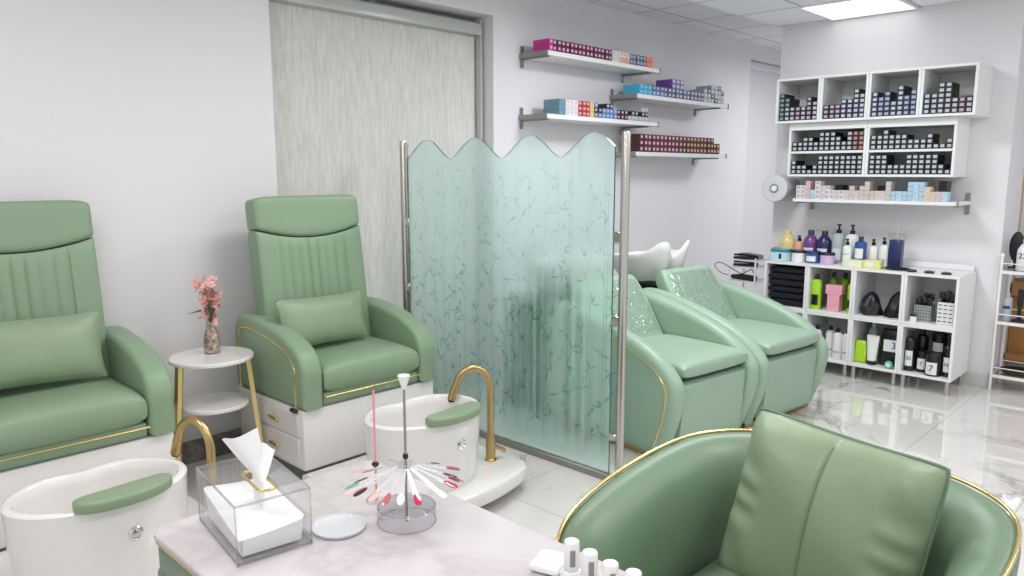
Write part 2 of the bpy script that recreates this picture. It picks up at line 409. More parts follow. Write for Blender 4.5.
# ------------------------------------------------------------------ frosted glass partition
XP = 2.866
def partition():
    t = thing('glass_partition', 'wavy-topped frosted aqua glass partition with bamboo pattern between steel posts', 'partition', (XP, 2.87, 0))
    y0, y1, n = -.755, .775, 96
    def top(y):
        c = .5 + .5 * math.cos(2 * PI * (y + .63) / .408)
        return 1.572 + .112 * c ** .8
    b = MB().use('frost')
    ys = [y0 + (y1 - y0) * i / n for i in range(n + 1)]
    for x, fl in ((-.005, 0), (.005, 1)):
        vs = [(x, y, z) for y in ys for z in (.035, top(y))]
        b.add(vs, [(2 * i, 2 * i + 2, 2 * i + 3, 2 * i + 1) if fl else (2 * i, 2 * i + 1, 2 * i + 3, 2 * i + 2) for i in range(n)])
    b.use('glassedge')
    vs = [(x, y, top(y)) for y in ys for x in (-.005, .005)]
    b.add(vs, [(2 * i, 2 * i + 1, 2 * i + 3, 2 * i + 2) for i in range(n)])
    for y in (y0, y1): b.add([(-.005, y, .035), (.005, y, .035), (.005, y, top(y)), (-.005, y, top(y))], [(0, 1, 2, 3)])
    b.add([(-.005, y0, .035), (.005, y0, .035), (.005, y1, .035), (-.005, y1, .035)], [(0, 1, 2, 3)])
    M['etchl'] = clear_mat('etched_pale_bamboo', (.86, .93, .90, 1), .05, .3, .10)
    rnd = random.Random(3)
    def leaf(y, z, a, ln, w):
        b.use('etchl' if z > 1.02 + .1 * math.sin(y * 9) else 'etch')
        d = Vector((math.cos(a), math.sin(a))); q = Vector((-d.y, d.x)); p = Vector((y, z))
        pts = [p, p + d * ln * .35 + q * w, p + d * ln, p + d * ln * .45 - q * w * .7]
        b.add([(-.0062, v.x, v.y) for v in pts], [(0, 1, 2, 3)])
    xs = [y0 + .045 + k * (y1 - y0 - .08) / 15 for k in range(16)]
    for k, x in enumerate(xs):
        x += rnd.uniform(-.02, .02)
        w = rnd.choice((.0022, .003, .004))
        for e in (-1, 1):
            xx = x + e * rnd.uniform(.006, .011)
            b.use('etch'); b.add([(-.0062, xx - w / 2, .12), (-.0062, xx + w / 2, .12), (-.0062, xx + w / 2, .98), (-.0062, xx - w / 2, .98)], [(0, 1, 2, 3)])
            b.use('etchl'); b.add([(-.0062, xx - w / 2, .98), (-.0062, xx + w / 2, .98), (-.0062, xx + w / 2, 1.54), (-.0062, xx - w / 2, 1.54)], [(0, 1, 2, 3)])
        z = rnd.uniform(.14, .25)
        while z < 1.46:
            s = rnd.choice((-1, 1)); base = PI / 2 + s * rnd.uniform(.35, .9)
            st = x + s * .008
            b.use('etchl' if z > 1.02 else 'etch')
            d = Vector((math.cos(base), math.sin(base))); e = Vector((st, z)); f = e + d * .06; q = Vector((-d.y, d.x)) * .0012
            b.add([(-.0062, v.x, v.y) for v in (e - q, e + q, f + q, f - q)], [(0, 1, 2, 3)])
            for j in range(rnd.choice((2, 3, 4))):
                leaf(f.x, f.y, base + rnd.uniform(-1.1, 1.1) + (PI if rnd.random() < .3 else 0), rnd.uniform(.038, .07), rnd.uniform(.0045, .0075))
            z += rnd.uniform(.07, .13)
    b.build('glass_panel', t, recalc=False)
    for y in (-.815, .82):
        p = mb('steel').lathe([(.0, 0), (.021, 0), (.021, 1.675), (.019, 1.682), (0, 1.682)], (0, y, 0), 24).build('post', t)
        mb('steel').lathe([(0, 0), (.045, 0), (.045, .01), (.024, .018), (0, .018)], (0, y, 0.0), 24).build('post_foot', p)
    mb('steel').tube([(0, .79, 0.01), (0, .79, 1.67)], .010, 12).build('side_rail', t)
    for y, s in ((-.78, 1), (.795, -1)):
        for z in (.22, .80, 1.2):
            mb('chrome').box((0, y, z), (.022, .05, .05), .004, 1).build('clamp', t)
    mb('grey').box((0, .01, .0175), (.03, 1.53, .035), .003, 1).build('floor_channel', t)
partition()

# ------------------------------------------------------------------ camera and lights
cam = bpy.data.cameras.new('camera'); co = bpy.data.objects.new('camera', cam); COL.objects.link(co)
cam.sensor_width = 36; cam.lens = 756 / 1024 * 36; cam.clip_start = .05
co.location = (0, 0, 1.5); co.rotation_euler = (math.radians(90 - 8.73), 0, math.radians(44.09 - 90))
bpy.context.scene.camera = co
def area(x, y, sx_, sy_, e, z=CEIL - .02, col=(1, .985, .97)):
    l = bpy.data.lights.new('ceiling_lamp', 'AREA'); l.shape = 'RECTANGLE'; l.size = sx_; l.size_y = sy_; l.energy = e; l.color = col
    o = bpy.data.objects.new('ceiling_lamp', l); COL.objects.link(o); o.location = (x, y, z); return o
for x, y, e in ((.2, 2.2, 19), (.2, .3, 20), (2.3, 2.0, 21), (2.6, .2, 22), (4.1, 2.2, 35), (4.6, -.6, 25), (7.7, 2.4, 34)):
    area(x, y, .9 if x < 4 or x > 4.4 else .5, .6, e * 1.04, (CEIL if y < 2.87 else CHI) - .02, (1, .965, .935) if x < 3 else (.93, .97, 1))
w = bpy.data.worlds.new('world'); bpy.context.scene.world = w; w.use_nodes = True
w.node_tree.nodes['Background'].inputs[0].default_value = (.93, .96, 1, 1)
w.node_tree.nodes['Background'].inputs[1].default_value = .98
vs = bpy.context.scene.view_settings
vs.view_transform = 'Standard'; vs.look = 'None'; vs.exposure = 0; vs.gamma = 1
# ------------------------------------------------------------------ pedicure spa chairs
def pedicure_chair(loc, label):
    t = thing('pedicure_chair', label, 'pedicure chair', loc, 0, 'pedicure chairs along the left wall')
    G = 'leather'
    # base cabinet with drawers on its left flank
    b = mb('whiteg').box((0, .335, .275), (.775, .63, .29), .012, 2); ped = b.build('pedestal', t)
    for z, h in ((.345, .115), (.215, .13)):
        d = mb('whiteg').box((-.390, .235, z), (.012, .36, h), .004, 1).build('drawer', t)
        h = mb('gold').box((-.410, .26, z), (.010, .085, .014), .003, 1)
        for y in (.23, .29): h.box((-.401, y, z), (.014, .008, .008))
        h.build('handle', d)
    # foot platform with bowed front
    out = [(-.405, .02), (-.405, -.52), (-.40, -.58), (-.37, -.63)]
    out += [(x, -.715 + .075 * (abs(x + .0) / .4) ** 2.4) for x in [-.3 + .1 * k for k in range(7)]] + [(.385, -.655), (.42, -.62), (.432, -.58), (.432, .02)]
    mb('whiteg').prism(out, .055, .128, lambda a, c, tt: (a, c, tt), .014, 3).build('platform', t)
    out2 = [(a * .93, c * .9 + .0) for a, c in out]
    mb('dark').prism(out2, .0, .055, lambda a, c, tt: (a * .9, c * .86, tt)).build('base_block', t)  # near-black block painting in the shadow gap beneath the platform
    for x, y in ((.36, -.53), (-.34, -.53), (.38, -.1)):
        mb('black').lathe([(0, 0), (.022, 0), (.022, .012), (.012, .02), (.012, .056), (0, .056)], (x, y, 0), 14).build('foot', t)
    # foot basin
    cx, cy, N = -.045, -.425, 72
    def rad(a):
        e = 1 / math.sqrt((math.cos(a) / .283) ** 2 + (math.sin(a) / .212) ** 2)
        d = abs(math.atan2(math.sin(a - PI / 2), math.cos(a - PI / 2)))
        return e * (1 - .06 * math.exp(-(d / .30) ** 2))
    def top(a):
        d = abs(math.atan2(math.sin(a - PI / 2), math.cos(a - PI / 2)))
        return .452 - .010 * math.exp(-(d / .42) ** 2)
    def ring(k, dz, fixed=None):
        r = []
        for i in range(N):
            a = 2 * PI * i / N; q = rad(a)
            r.append((cx + (q * k[0] + k[1]) * math.cos(a), cy + (q * k[0] + k[1]) * math.sin(a), fixed if fixed is not None else top(a) + dz))
        return r
    rs = [ring((.90, 0), 0, .127), ring((.93, 0), 0, .16), ring((.985, 0), 0, .32), ring((1, 0), -.03), ring((1, .002), -.008), ring((1, -.004), -.001),
          ring((1, -.012), .001), ring((1, -.024), -.001), ring((1, -.032), -.010), ring((1, -.036), -.04), ring((.9, -.03), 0, .25), ring((.78, -.03), 0, .185), ring((.5, -.03), 0, .175)]
    mb('frosted_drum').rings(rs).build('basin', t)
    # jet button on the outer front face
    a = math.radians(-80); q = rad(a) * .985
    bb = mb('chrome').lathe([(0, -.01), (.024, -.01), (.024, .004), (.019, .007), (.016, .003), (.010, .003), (.009, .007), (0, .008)], (0, 0, 0), 20, 'x')
    bb.xf(Matrix.Translation((cx + q * math.cos(a), cy + q * math.sin(a), .335)) @ Matrix.Rotation(a - .10, 4, 'Z')); bb.build('jet_button', t)
    # padded foot rest lying over the right front of the rim
    L = .155
    outl = [(L * math.cos(s), -.075 * math.sin(s)) for s in [PI * k / 20 for k in range(21)]]
    outl = [(p[0], p[1] - .0) for p in outl] + [(-L * .96, .022), (-L * .8, .034), (L * .8, .034), (L * .96, .022)]
    fr = mb('leatherp').prism(outl, 0, .042, lambda a, c, tt: (a, c, tt), .014, 4)
    fr.xf(Matrix.Translation((cx + .02, cy - .182, .449)) @ Matrix.Rotation(math.radians(4), 4, 'Z')); fr.build('foot_rest', t)
    # gooseneck tap (its own frame, spout along local x, swivelled about the base)
    fx, fy = .322, -.475
    f = mb('brass').lathe([(0, .128), (.030, .128), (.030, .134), (.0235, .138), (.0235, .215), (.0185, .26), (.0165, .28), (0, .28)], (0, 0, 0), 20)
    R = .083; path = [(0, 0, .27), (0, 0, .42)]
    for k in range(0, 15):
        q = PI * .90 * k / 14; path.append((R * (1 - math.cos(q)), 0, .485 + R * 1.25 * math.sin(q)))
    e = Vector(path[-1]); path += [tuple(e + Vector((.010, .0, -.025))), tuple(e + Vector((.026, 0, -.075)))]
    f.tube(path, [.016] * (len(path) - 3) + [.0165, .018, .0195], 14); tap = f.build('tap', t); tap.location = (fx, fy, 0); tap.rotation_euler = (0, 0, math.radians(148))
    e = Vector(path[-1])
    mb('black').lathe([(0, -.010), (.015, -.010), (.0165, .0), (0, .0)], tuple(e), 14).box(tuple(e + Vector((-.022, -.0, .04))), (.012, .014, .04), .005, 1).build('spray_nozzle', tap)
    lv = mb('brass').box((0, 0, 0), (.085, .034, .018), .008, 2)
    lv.xf(Matrix.Translation((-.036, .0, .186)) @ Matrix.Rotation(math.radians(-28), 4, 'Y')); lv.build('tap_lever', tap)
    # upholstery
    prof = [(.0, .425), (.0, .56)] + [tuple(p) for p in spline([(-.002, .60), (.022, .66), (.085, .712), (.22, .762), (.40, .792), (.54, .80), (.61, .785), (.645, .73), (.65, .64)], 4)] + [(.65, .425)]
    for s in (-1, 1):
        x0, x1 = (.283, .393)
        ar = mb(G).prism(prof, x0, x1, lambda a, c, tt, s=s: (s * tt, a, c), .024, 4).build('armrest', t)
        pp = [(.065, .43), (.065, .58)] + [tuple(p) for p in spline([(.07, .615), (.12, .66), (.25, .71), (.42, .738), (.53, .742), (.585, .72), (.60, .66)], 4)] + [(.60, .43)]
        mb('gold').tube([(s * .394, y, z) for y, z in pp], .0045, 8).build('arm_piping', ar)
    mb(G).box((0, .33, .455), (.56, .63, .06), .012, 2).build('seat_base', t)
    def seat(a, c, x, z): return x, z
    st = MB().use(G)
    pad(st, .562, .56, .17, 20, 20, 5)
    st.xf(Matrix.Translation((0, .0, .545)) @ Matrix.Rotation(math.radians(-90), 4, 'X') @ Matrix.Translation((0, 0, 0)))
    seat_o = st.build('seat', t)
    mb('gold').tube([(-.281, -.004, .472), (.281, -.004, .472)], .0045, 8).build('seat_piping', seat_o)
    # reclined back: head cushion above a channel-stitched panel
    H1, H2, W = .63, .215, .61
    def chan(a, c):
        d = 0
        if abs(a) < .60:
            q = (a + .60) / 1.2 * 7; d += .015 * (1 - abs(math.sin(q * PI)) ** .32)
        elif abs(abs(a) - .62) < .02: d += .008
        return d * min(1, (1 - abs(c)) * 9)
    def low(a, c, x, z): return x, z + (.0 if c < 0 else c * (.05 * a * a - .02))
    bk = mb(G); pad(bk, W, H1, .125, 112, 16, 9, chan, low)
    T = Matrix.Translation((-.015, .47, .56)) @ Matrix.Rotation(math.radians(-7.5), 4, 'X')
    bk.xf(T); bk.build('backrest', t)
    def hi(a, c, x, z):
        q = abs(a) ** 9 * max(0, c) ** 7; return x * (1 - .035 * q), z + (.055 * a * a if c < 0 else 0) * (-c) - .016 * q
    hd = mb(G); pad(hd, W, H2, .128, 30, 16, 7, None, hi)
    hd.xf(T @ Matrix.Translation((0, -.004, H1 - .022))); hd.build('headrest', t)
    mb('black').box((-.402, .075, .418), (.022, .05, .02), .007, 1).build('recline_lever', t)
    return t

pc = pedicure_chair((2.105, 2.97, 0), 'sage green pedicure chair with white basin, standing beside the frosted glass partition')
pc2 = copy_tree(pc); pc2.location = (.82, 3.13, 0)
for q in pc2.children:
    if q.name.startswith('tap'): q.rotation_euler = (0, 0, math.radians(108))
pc2['label'] = 'sage green pedicure chair at the left edge, with its white foot basin'

def lumbar(loc, rz, w, h, label, lean=-14):
    b = mb('leatherp'); rnd = random.Random(int(w * 1000))
    def pos(u, v, s):
        a, c = 2 * u - 1, 2 * v - 1
        th = max(0, (1 - abs(a) ** 3.2) * (1 - abs(c) ** 2.6)) ** .6
        x = a * w / 2 * (1 - .035 * (1 - c * c)); z = c * h / 2 * (1 - .07 * (1 - a * a))
        wr = .004 * math.sin(a * 9 + c * 4) * (1 - th)
        return (x, s * (.062 * th) + (wr if s < 0 else 0), z)
    b.shell(lambda u, v: pos(u, v, -1), lambda u, v: pos(u, v, 1), 30, 22)
    b.xf(Matrix.Rotation(math.radians(lean), 4, 'X'))
    o = b.build('lumbar_pillow'); o.location = loc; o.rotation_euler = (0, math.radians(1 if rz else 2), rz)
    tag(o, label, 'pillow', 'lumbar pillows on the pedicure chairs'); return o
lumbar((2.02, 3.27, .768), math.radians(3), .50, .25, 'small sage green lumbar pillow on the pedicure chair beside the partition')
lumbar((.775, 3.43, .79), 0, .54, .28, 'sage green lumbar pillow on the pedicure chair at the left edge')

# ------------------------------------------------------------------ shampoo chairs
def shampoo_chair(loc, rz, label):
    t = thing('shampoo_chair', label, 'shampoo chair', loc, rz, 'backwash chairs behind the partition')
    G = 'leather2'
    prof = [tuple(p) for p in spline([(.07, .03), (.01, .18), (-.03, .34), (-.012, .44), (.08, .53), (.22, .605), (.42, .672), (.62, .722), (.80, .75), (.90, .742), (.955, .69), (.965, .58)], 5)] + [(.94, .03)]
    for s in (-1, 1):
        ar = mb(G).prism(prof, .280, .386, lambda a, c, tt, s=s: (s * tt, a, c), .042, 5).build('armrest', t)
        pp = [(.115, .06)] + [tuple(p) for p in spline([(.085, .12), (.05, .24), (.03, .35), (.045, .42), (.11, .488), (.24, .555), (.44, .622), (.64, .67), (.80, .69)], 4)]
        mb('gold').tube([(s * .387, y, z) for y, z in pp], .005, 8).build('arm_piping', ar)
    st = mb(G); pad(st, .575, .60, .115, 22, 22, 4.2)
    st.xf(Matrix.Translation((0, -.005, .478)) @ Matrix.Rotation(math.radians(-90), 4, 'X')); st.build('seat', t)
    mb(G).box((0, .41, .235), (.555, .74, .36), .01, 1).build('seat_base', t)
    fr = mb(G); pad(fr, .555, .365, .07, 16, 16, 8)
    fr.xf(Matrix.Translation((0, .055, .05)) @ Matrix.Rotation(math.radians(4.5), 4, 'X')); fr.build('leg_rest', t)
    def chan(a, c): return (.010 * (1 - abs(math.sin((a + 1) * 2.5 * PI)) ** .4)) * min(1, (1 - abs(c)) * 6) if abs(a) < .82 else 0
    T = Matrix.Translation((0, .585, .43)) @ Matrix.Rotation(math.radians(-34), 4, 'X')
    def ol(a, c, x, z): return x * (1 - .10 * max(0, c) ** 3), z
    bk = mb(G); pad(bk, .55, .50, .12, 60, 18, 6, chan, ol); bk.xf(T); bo = bk.build('backrest', t)
    fl = mb('film')
    def film(u, v):
        a, c = 2 * u - 1, v; r = random.Random(int(u * 40) * 131 + int(v * 40))
        return (a * .272 * (1 - .1 * c ** 3), -.073 - .004 * r.random() + .05 * abs(a) ** 8 + (.07 * max(0, c - .93) / .07), .09 + c * .392)
    fl.grid(film, 26, 20); fl.xf(T); fl.build('plastic_cover', bo)
    # ceramic wash bowl with neck notch
    N = 64
    def rim(a):
        f = math.exp(-((math.atan2(math.sin(a + PI / 2), math.cos(a + PI / 2))) / .26) ** 2)      # neck notch at the front
        lobe = sum(math.exp(-((math.atan2(math.sin(a - q), math.cos(a - q))) / .33) ** 2) for q in (-PI / 2 + .52, -PI / 2 - .52))
        return f, lobe
    def ring(k, z, zt):
        r = []
        for i in range(N):
            a = 2 * PI * i / N; f, lo = rim(a)
            ex = .255 * (1 + .06 * lo); ey = .285 * (1 - .20 * f + .10 * lo)
            r.append((ex * k * math.cos(a), 1.17 + ey * k * math.sin(a), z + zt * (.075 * lo - .05 * f + .03 * math.sin(-a))))
        return r
    bw = mb('frosted_drum').rings([ring(.40, .735, 0), ring(.66, .752, 0), ring(.86, .825, .2), ring(.97, .90, .8), ring(1.0, .925, 1), ring(.985, .937, 1), ring(.95, .936, 1), ring(.91, .915, .9), ring(.80, .85, .3), ring(.5, .80, 0)])
    bowl = bw.build('wash_bowl', t)
    mb('chrome').lathe([(0, .90), (.022, .90), (.022, 1.0), (0, 1.0)], (-.14, 1.41, 0), 16).tube([(-.14, 1.41, .985), (-.14, 1.33, 1.0), (-.14, 1.25, .985)], .010, 10).box((-.14, 1.40, 1.012), (.025, .09, .01), .004, 1).build('bowl_tap', bowl)
    mb('tealbase').prism([(-.33, 0), (.33, 0), (.31, .70), (-.31, .70)], .99, 1.42, lambda a, c, tt: (a, tt, c), .03, 3).build('bowl_pedestal', t)
    mb('black').box((0, 1.10, .735), (.30, .40, .05), .02, 2).build('bowl_gasket', t)
    mb('grey').prism([(.84, .60), (1.02, .60), (1.0, .71), (.86, .82)], .22, .25, lambda a, c, tt: (tt, a, c), .002, 1).build('hinge_bracket', t)
    mb('brass').box((0, .48, .018), (.70, .80, .036), .006, 1).build('base_block', t)
    return t
sc = shampoo_chair((3.60, 1.955, 0), math.radians(-6.5), 'mint green shampoo chair nearest the glass partition, half hidden by its post')
sc2 = copy_tree(sc); sc2.location = (4.375, 1.87, 0)
sc2['label'] = 'mint green shampoo chair farther from the partition, its white wash bowl in view'

# ------------------------------------------------------------------ tub armchair and its pillow
def tub_chair():
    t = thing('tub_armchair', 'sage green tub armchair with gold rim piping at the lower right, facing the manicure table', 'armchair', (1.68, .70, 0))
    G = 'leather3'
    pts = [(-.435, .355, .575), (-.415, .375, .622), (-.355, .398, .662), (-.26, .412, .688), (-.12, .425, .705), (.10, .425, .72), (.26, .39, .728), (.37, .29, .732), (.425, .13, .735), (.435, 0, .735)]
    half = spline(pts, 6)
    path = half + [Vector((p.x, -p.y, p.z)) for p in half[-2::-1]]
    n = len(path); rings, pip = [], []
    for i, p in enumerate(path):
        tan = (path[min(i + 1, n - 1)] - path[max(i - 1, 0)]); tan.z = 0; tan.normalize()
        o = Vector((tan.y, -tan.x, 0))                                # candidate normal
        if o.dot(Vector((p.x - .0, p.y, 0))) < 0: o = -o
        zt = p.z; prof = [(-.05, .06), (-.012, .30), (.008, zt - .10), (.012, zt - .03), (.006, zt - .006), (-.012, zt + .004), (-.04, zt - .002), (-.075, zt - .022), (-.105, zt - .06), (-.125, zt - .12), (-.13, .42), (-.13, .06)]
        e = 1.0
        rings.append([Vector((p.x, p.y, 0)) + o * d * e + Vector((0, 0, z)) for d, z in prof])
        pip.append(Vector((p.x, p.y, 0)) + o * .006 + Vector((0, 0, zt + .004)))
    # rounded arm fronts: taper both ends
    def endcap(r, dirx):
        c = sum(r, Vector()) / len(r); out = []
        for k, (sc_, dx) in enumerate(((.96, .018), (.80, .038), (.45, .05))):
            out.append([c + (q - c) * sc_ + Vector((dirx * dx, 0, 0)) for q in r])
        return out
    for r_, c_ in ((rings[0], 0), (rings[-1], 1)): pass
    full = endcap(rings[0], -1)[::-1] + rings + endcap(rings[-1], -1)
    sh = mb(G).rings(full, True, True).build('shell', t, 50)
    lo = [(pip[0].x - .012, pip[0].y - .01, .10)] + [(pip[0].x - .012, pip[0].y - .01, z) for z in (.3, .45, .53)] + [tuple(v) for v in pip] + [(pip[-1].x - .012, pip[-1].y + .01, z) for z in (.53, .45, .3, .1)]
    mb('gold').tube(lo, .005, 10).build('rim_piping', sh)
    st = mb(G); pad(st, .56, .78, .16, 18, 18, 5)
    st.xf(Matrix.Translation((.30, 0, .37)) @ Matrix.Rotation(math.radians(90), 4, 'Z') @ Matrix.Rotation(math.radians(-90), 4, 'X') @ Matrix.Translation((0, 0, 0)))
    st.build('seat', t)
    mb(G).box((-.06, 0, .19), (.76, .56, .24), .03, 2).build('seat_base', t)
    for x in (-.33, .25):
        for y in (-.24, .24): mb('brass').lathe([(0, 0), (.014, 0), (.022, .075), (0, .075)], (x, y, 0), 12).build('leg', t)
    return t
tub_chair()

def big_pillow():
    b = mb('leatherp'); w, h = .498, .47
    def pos(u, v, s):
        a, c = 2 * u - 1, 2 * v - 1
        th = max(0, (1 - abs(a) ** 3.4) * (1 - abs(c) ** 3.2)) ** .55
        x = a * w / 2 * (1 - .03 * (1 - c * c)); z = c * h / 2 * (1 - .045 * (1 - a * a))
        q = 1 - .035 * abs(a) ** 7 * abs(c) ** 7; x *= q; z *= q
        d = .085 * th
        if s < 0:
            d -= .008 * math.exp(-((a + .02) / .02) ** 2) * th                     # centre seam
            edge = max(0, abs(a) - .55) / .45
            d += .013 * math.sin(c * 17 + a * 4 + 2 * math.sin(c * 5)) * edge * (1 - abs(a) ** 8) + .006 * math.sin(a * 13 + c * 6) * max(0, abs(c) - .5) * (1 - abs(c) ** 8)
            d += .006 * math.sin(3.1 * a + 4.2 * c + 1) * th
        return (x, s * d, z)
    b.shell(lambda u, v: pos(u, v, -1), lambda u, v: pos(u, v, 1), 90, 40)
    o = b.build('square_pillow', None, 50)
    # front (local -y) looks towards -x of the room, tilted back
    R = Matrix.Rotation(math.radians(-90 - 5), 4, 'Z') @ Matrix.Rotation(math.radians(-17), 4, 'X') @ Matrix.Rotation(math.radians(3.5), 4, 'Y')
    o.matrix_world = Matrix.Translation((1.83, .684, .626)) @ R
    tag(o, 'large square sage green leather pillow with a centre seam, leaning in the tub armchair', 'pillow')
    edge = []
    for k in range(160):
        s = k / 40
        u, v = (s, 0) if s < 1 else (1, s - 1) if s < 2 else (3 - s, 1) if s < 3 else (0, 4 - s)
        q = pos(u, v, 1); edge.append((q[0], 0, q[2]))
    mb('leather3').tube(edge, .0045, 6, closed=True).build('edge_piping', o)
    sm = [pos(.49, v / 30, -1) for v in range(2, 29)]
    mb('seam').tube([(p[0], p[1] - .0005, p[2]) for p in sm], .0012, 5).build('centre_seam', o)
big_pillow()
# ------------------------------------------------------------------ side table, vase, flowers
def side_table(x, y):
    t = thing('side_table', 'small round two-tier white side table with gold legs between the pedicure chairs', 'side table', (x, y, 0))
    for nm, z, r in (('tabletop', .655, .186), ('lower_shelf', .432, .155)):
        mb('whiteg').lathe([(0, z - .02), (r - .004, z - .02), (r, z - .016), (r, z - .004), (r - .004, z), (0, z)], (0, 0, 0), 64).build(nm, t)
    for a in (128, 184, -24):
        c, s = math.cos(math.radians(a)), math.sin(math.radians(a))
        b = mb('gold'); q = []
        for r, z in ((.158, .636), (.215, 0)):
            R = Vector((c * r, s * r, z)); tg = Vector((-s, c, 0)) * .017; rd = Vector((c, s, 0)) * .010
            q.append([R - tg - rd, R + tg - rd, R + tg + rd, R - tg + rd])
        b.rings(q[::-1]).build('leg', t)
side_table(1.495, 3.40)

def vase(x, y, z):
    m = mat('shell_mosaic', srgb(170, 150, 130), .3); nt = m.node_tree
    tc = nt.nodes['Texture Coordinate']; vo = node(nt, 'ShaderNodeTexVoronoi', Scale=95.0); nt.links.new(tc.outputs['Object'], vo.inputs['Vector'])
    sp = node(nt, 'ShaderNodeSeparateColor'); nt.links.new(vo.outputs['Color'], sp.inputs[0])
    r = node(nt, 'ShaderNodeValToRGB'); nt.links.new(sp.outputs[0], r.inputs[0]); e = r.color_ramp.elements
    e[0].color = srgb(110, 88, 70); e[1].color = srgb(238, 228, 220)
    for p, c in ((.35, srgb(206, 150, 140)), (.6, srgb(168, 170, 160)), (.8, srgb(222, 196, 176))):
        q = e.new(p); q.color = c
    nt.links.new(r.outputs[0], nt.nodes['Principled BSDF'].inputs['Base Color']); M['shell'] = m
    t = thing('bud_vase', 'little glass bottle vase filled with shell mosaic on the white side table', 'vase', (x, y, z))
    mb('vaseglass').lathe([(0, 0), (.034, 0), (.037, .006), (.037, .06), (.030, .10), (.0215, .128), (.0195, .145), (.024, .152), (.020, .152), (.016, .145), (.017, .128), (.0, .126)], (0, 0, 0), 28, cap=False).build('glass', t)
    mb('shell').lathe([(0, .004), (.031, .004), (.034, .01), (.034, .058), (.028, .098), (.019, .124), (0, .124)], (0, 0, 0), 28).build('shell_filling', t)
    f = thing('flower_bunch', 'bunch of artificial pink blossoms and thin grass blades in the bud vase', 'flowers', (x, y, z + .128))
    rnd = random.Random(11); st = mb('leaf'); pe = mb('petal'); lf = mb('leaf')
    M['pistil'] = mat('dusky_pistil', srgb(190, 120, 118), .7)
    for k in range(44):
        hgt = rnd.uniform(.02, .225); a = rnd.uniform(0, 2 * PI); sp_ = (.012 + .05 * (hgt / .215)) * math.sqrt(rnd.random())
        p = Vector((math.cos(a) * sp_, math.sin(a) * sp_, hgt))
        if k % 3 == 0: st.tube([(0, 0, 0), tuple(p * .5 + Vector((0, 0, .01))), tuple(p)], .0012, 5)
        ax = Vector((rnd.uniform(-1, 1) - .45, rnd.uniform(-1, 1) - .45, rnd.uniform(.0, .8))).normalized(); u = ax.orthogonal().normalized(); v = ax.cross(u)
        pe.use('petal')
        for j in range(5):
            w_ = 2 * PI * j / 5; d = u * math.cos(w_) + v * math.sin(w_); n = ax.cross(d); L_ = rnd.uniform(.021, .031)
            pe.add([p, p + d * L_ * .6 + n * L_ * .36 + ax * .004, p + d * L_ + ax * .002, p + d * L_ * .6 - n * L_ * .36 + ax * .004], [(0, 1, 2, 3)])
        pe.use('pistil').box(tuple(p + ax * .003), (.006, .006, .006), .002, 1)
    for k in range(26):
        a = rnd.uniform(0, 2 * PI); L_ = rnd.uniform(.10, .22); o = rnd.uniform(.03, .075)
        d = Vector((math.cos(a), math.sin(a), 0)); n = Vector((-d.y, d.x, 0)) * rnd.uniform(.0012, .0032)
        P = [Vector((0, 0, 0)), d * o * .4 + Vector((0, 0, L_ * .55)), d * o + Vector((0, 0, L_))]
        lf.add([P[0] - n, P[0] + n, P[1] + n, P[1] - n, P[2]], [(0, 1, 2, 3), (3, 2, 4)])
    for a, L_, z_ in ((2.36, .11, .075), (2.2, .07, .05)):
        d = Vector((math.cos(a), math.sin(a), 0)); n = Vector((0, 0, .005))
        lf.add([Vector((0, 0, .03)), d * L_ * .4 + Vector((0, 0, z_)) + n, d * L_ + Vector((0, 0, z_ - .02)), d * L_ * .4 + Vector((0, 0, z_)) - n], [(0, 1, 2, 3)])
    st.build('stems', f); pe.build('blossoms', f, recalc=False); lf.build('grass_blades', f, recalc=False)
vase(1.52, 3.445, .655)

# ------------------------------------------------------------------ manicure table
TZ = .74
def manicure_table():
    t = thing('manicure_table', 'manicure table with white marble top, gold band and sage green base in the foreground', 'table', (.840, 1.02, 0))
    w, d, r = .575, 1.21, .035
    def rr(w, d, r, n=6):
        o = []
        for cx, cy, a0 in ((w / 2 - r, d / 2 - r, 0), (-w / 2 + r, d / 2 - r, 90), (-w / 2 + r, -d / 2 + r, 180), (w / 2 - r, -d / 2 + r, 270)):
            for k in range(n + 1):
                a = math.radians(a0 + 90 * k / n); o.append((cx + r * math.cos(a), cy + r * math.sin(a)))
        return o
    f = lambda a, c, tt: (a, c, tt)
    mb('tabletop').prism(rr(w, d, r), TZ - .014, TZ, f, .004, 3).build('marble_top', t)
    mb('gold').prism(rr(w - .004, d - .004, r), TZ - .022, TZ - .014, f, .002, 2).build('gold_band', t)
    mb('leather3').prism(rr(w - .012, d - .012, r), TZ - .085, TZ - .022, f, .004, 2).build('apron', t)
    for x in (-1, 1):
        for y in (-1, 1):
            mb('leather3').box((x * (w / 2 - .042), y * (d / 2 - .042), .3275), (.07, .07, .655), .012, 2).build('leg', t)
    mb('leather3').box((w / 2 - .03, 0, .40), (.016, d - .16, .45), .004, 1).build('modesty_panel', t)
manicure_table()

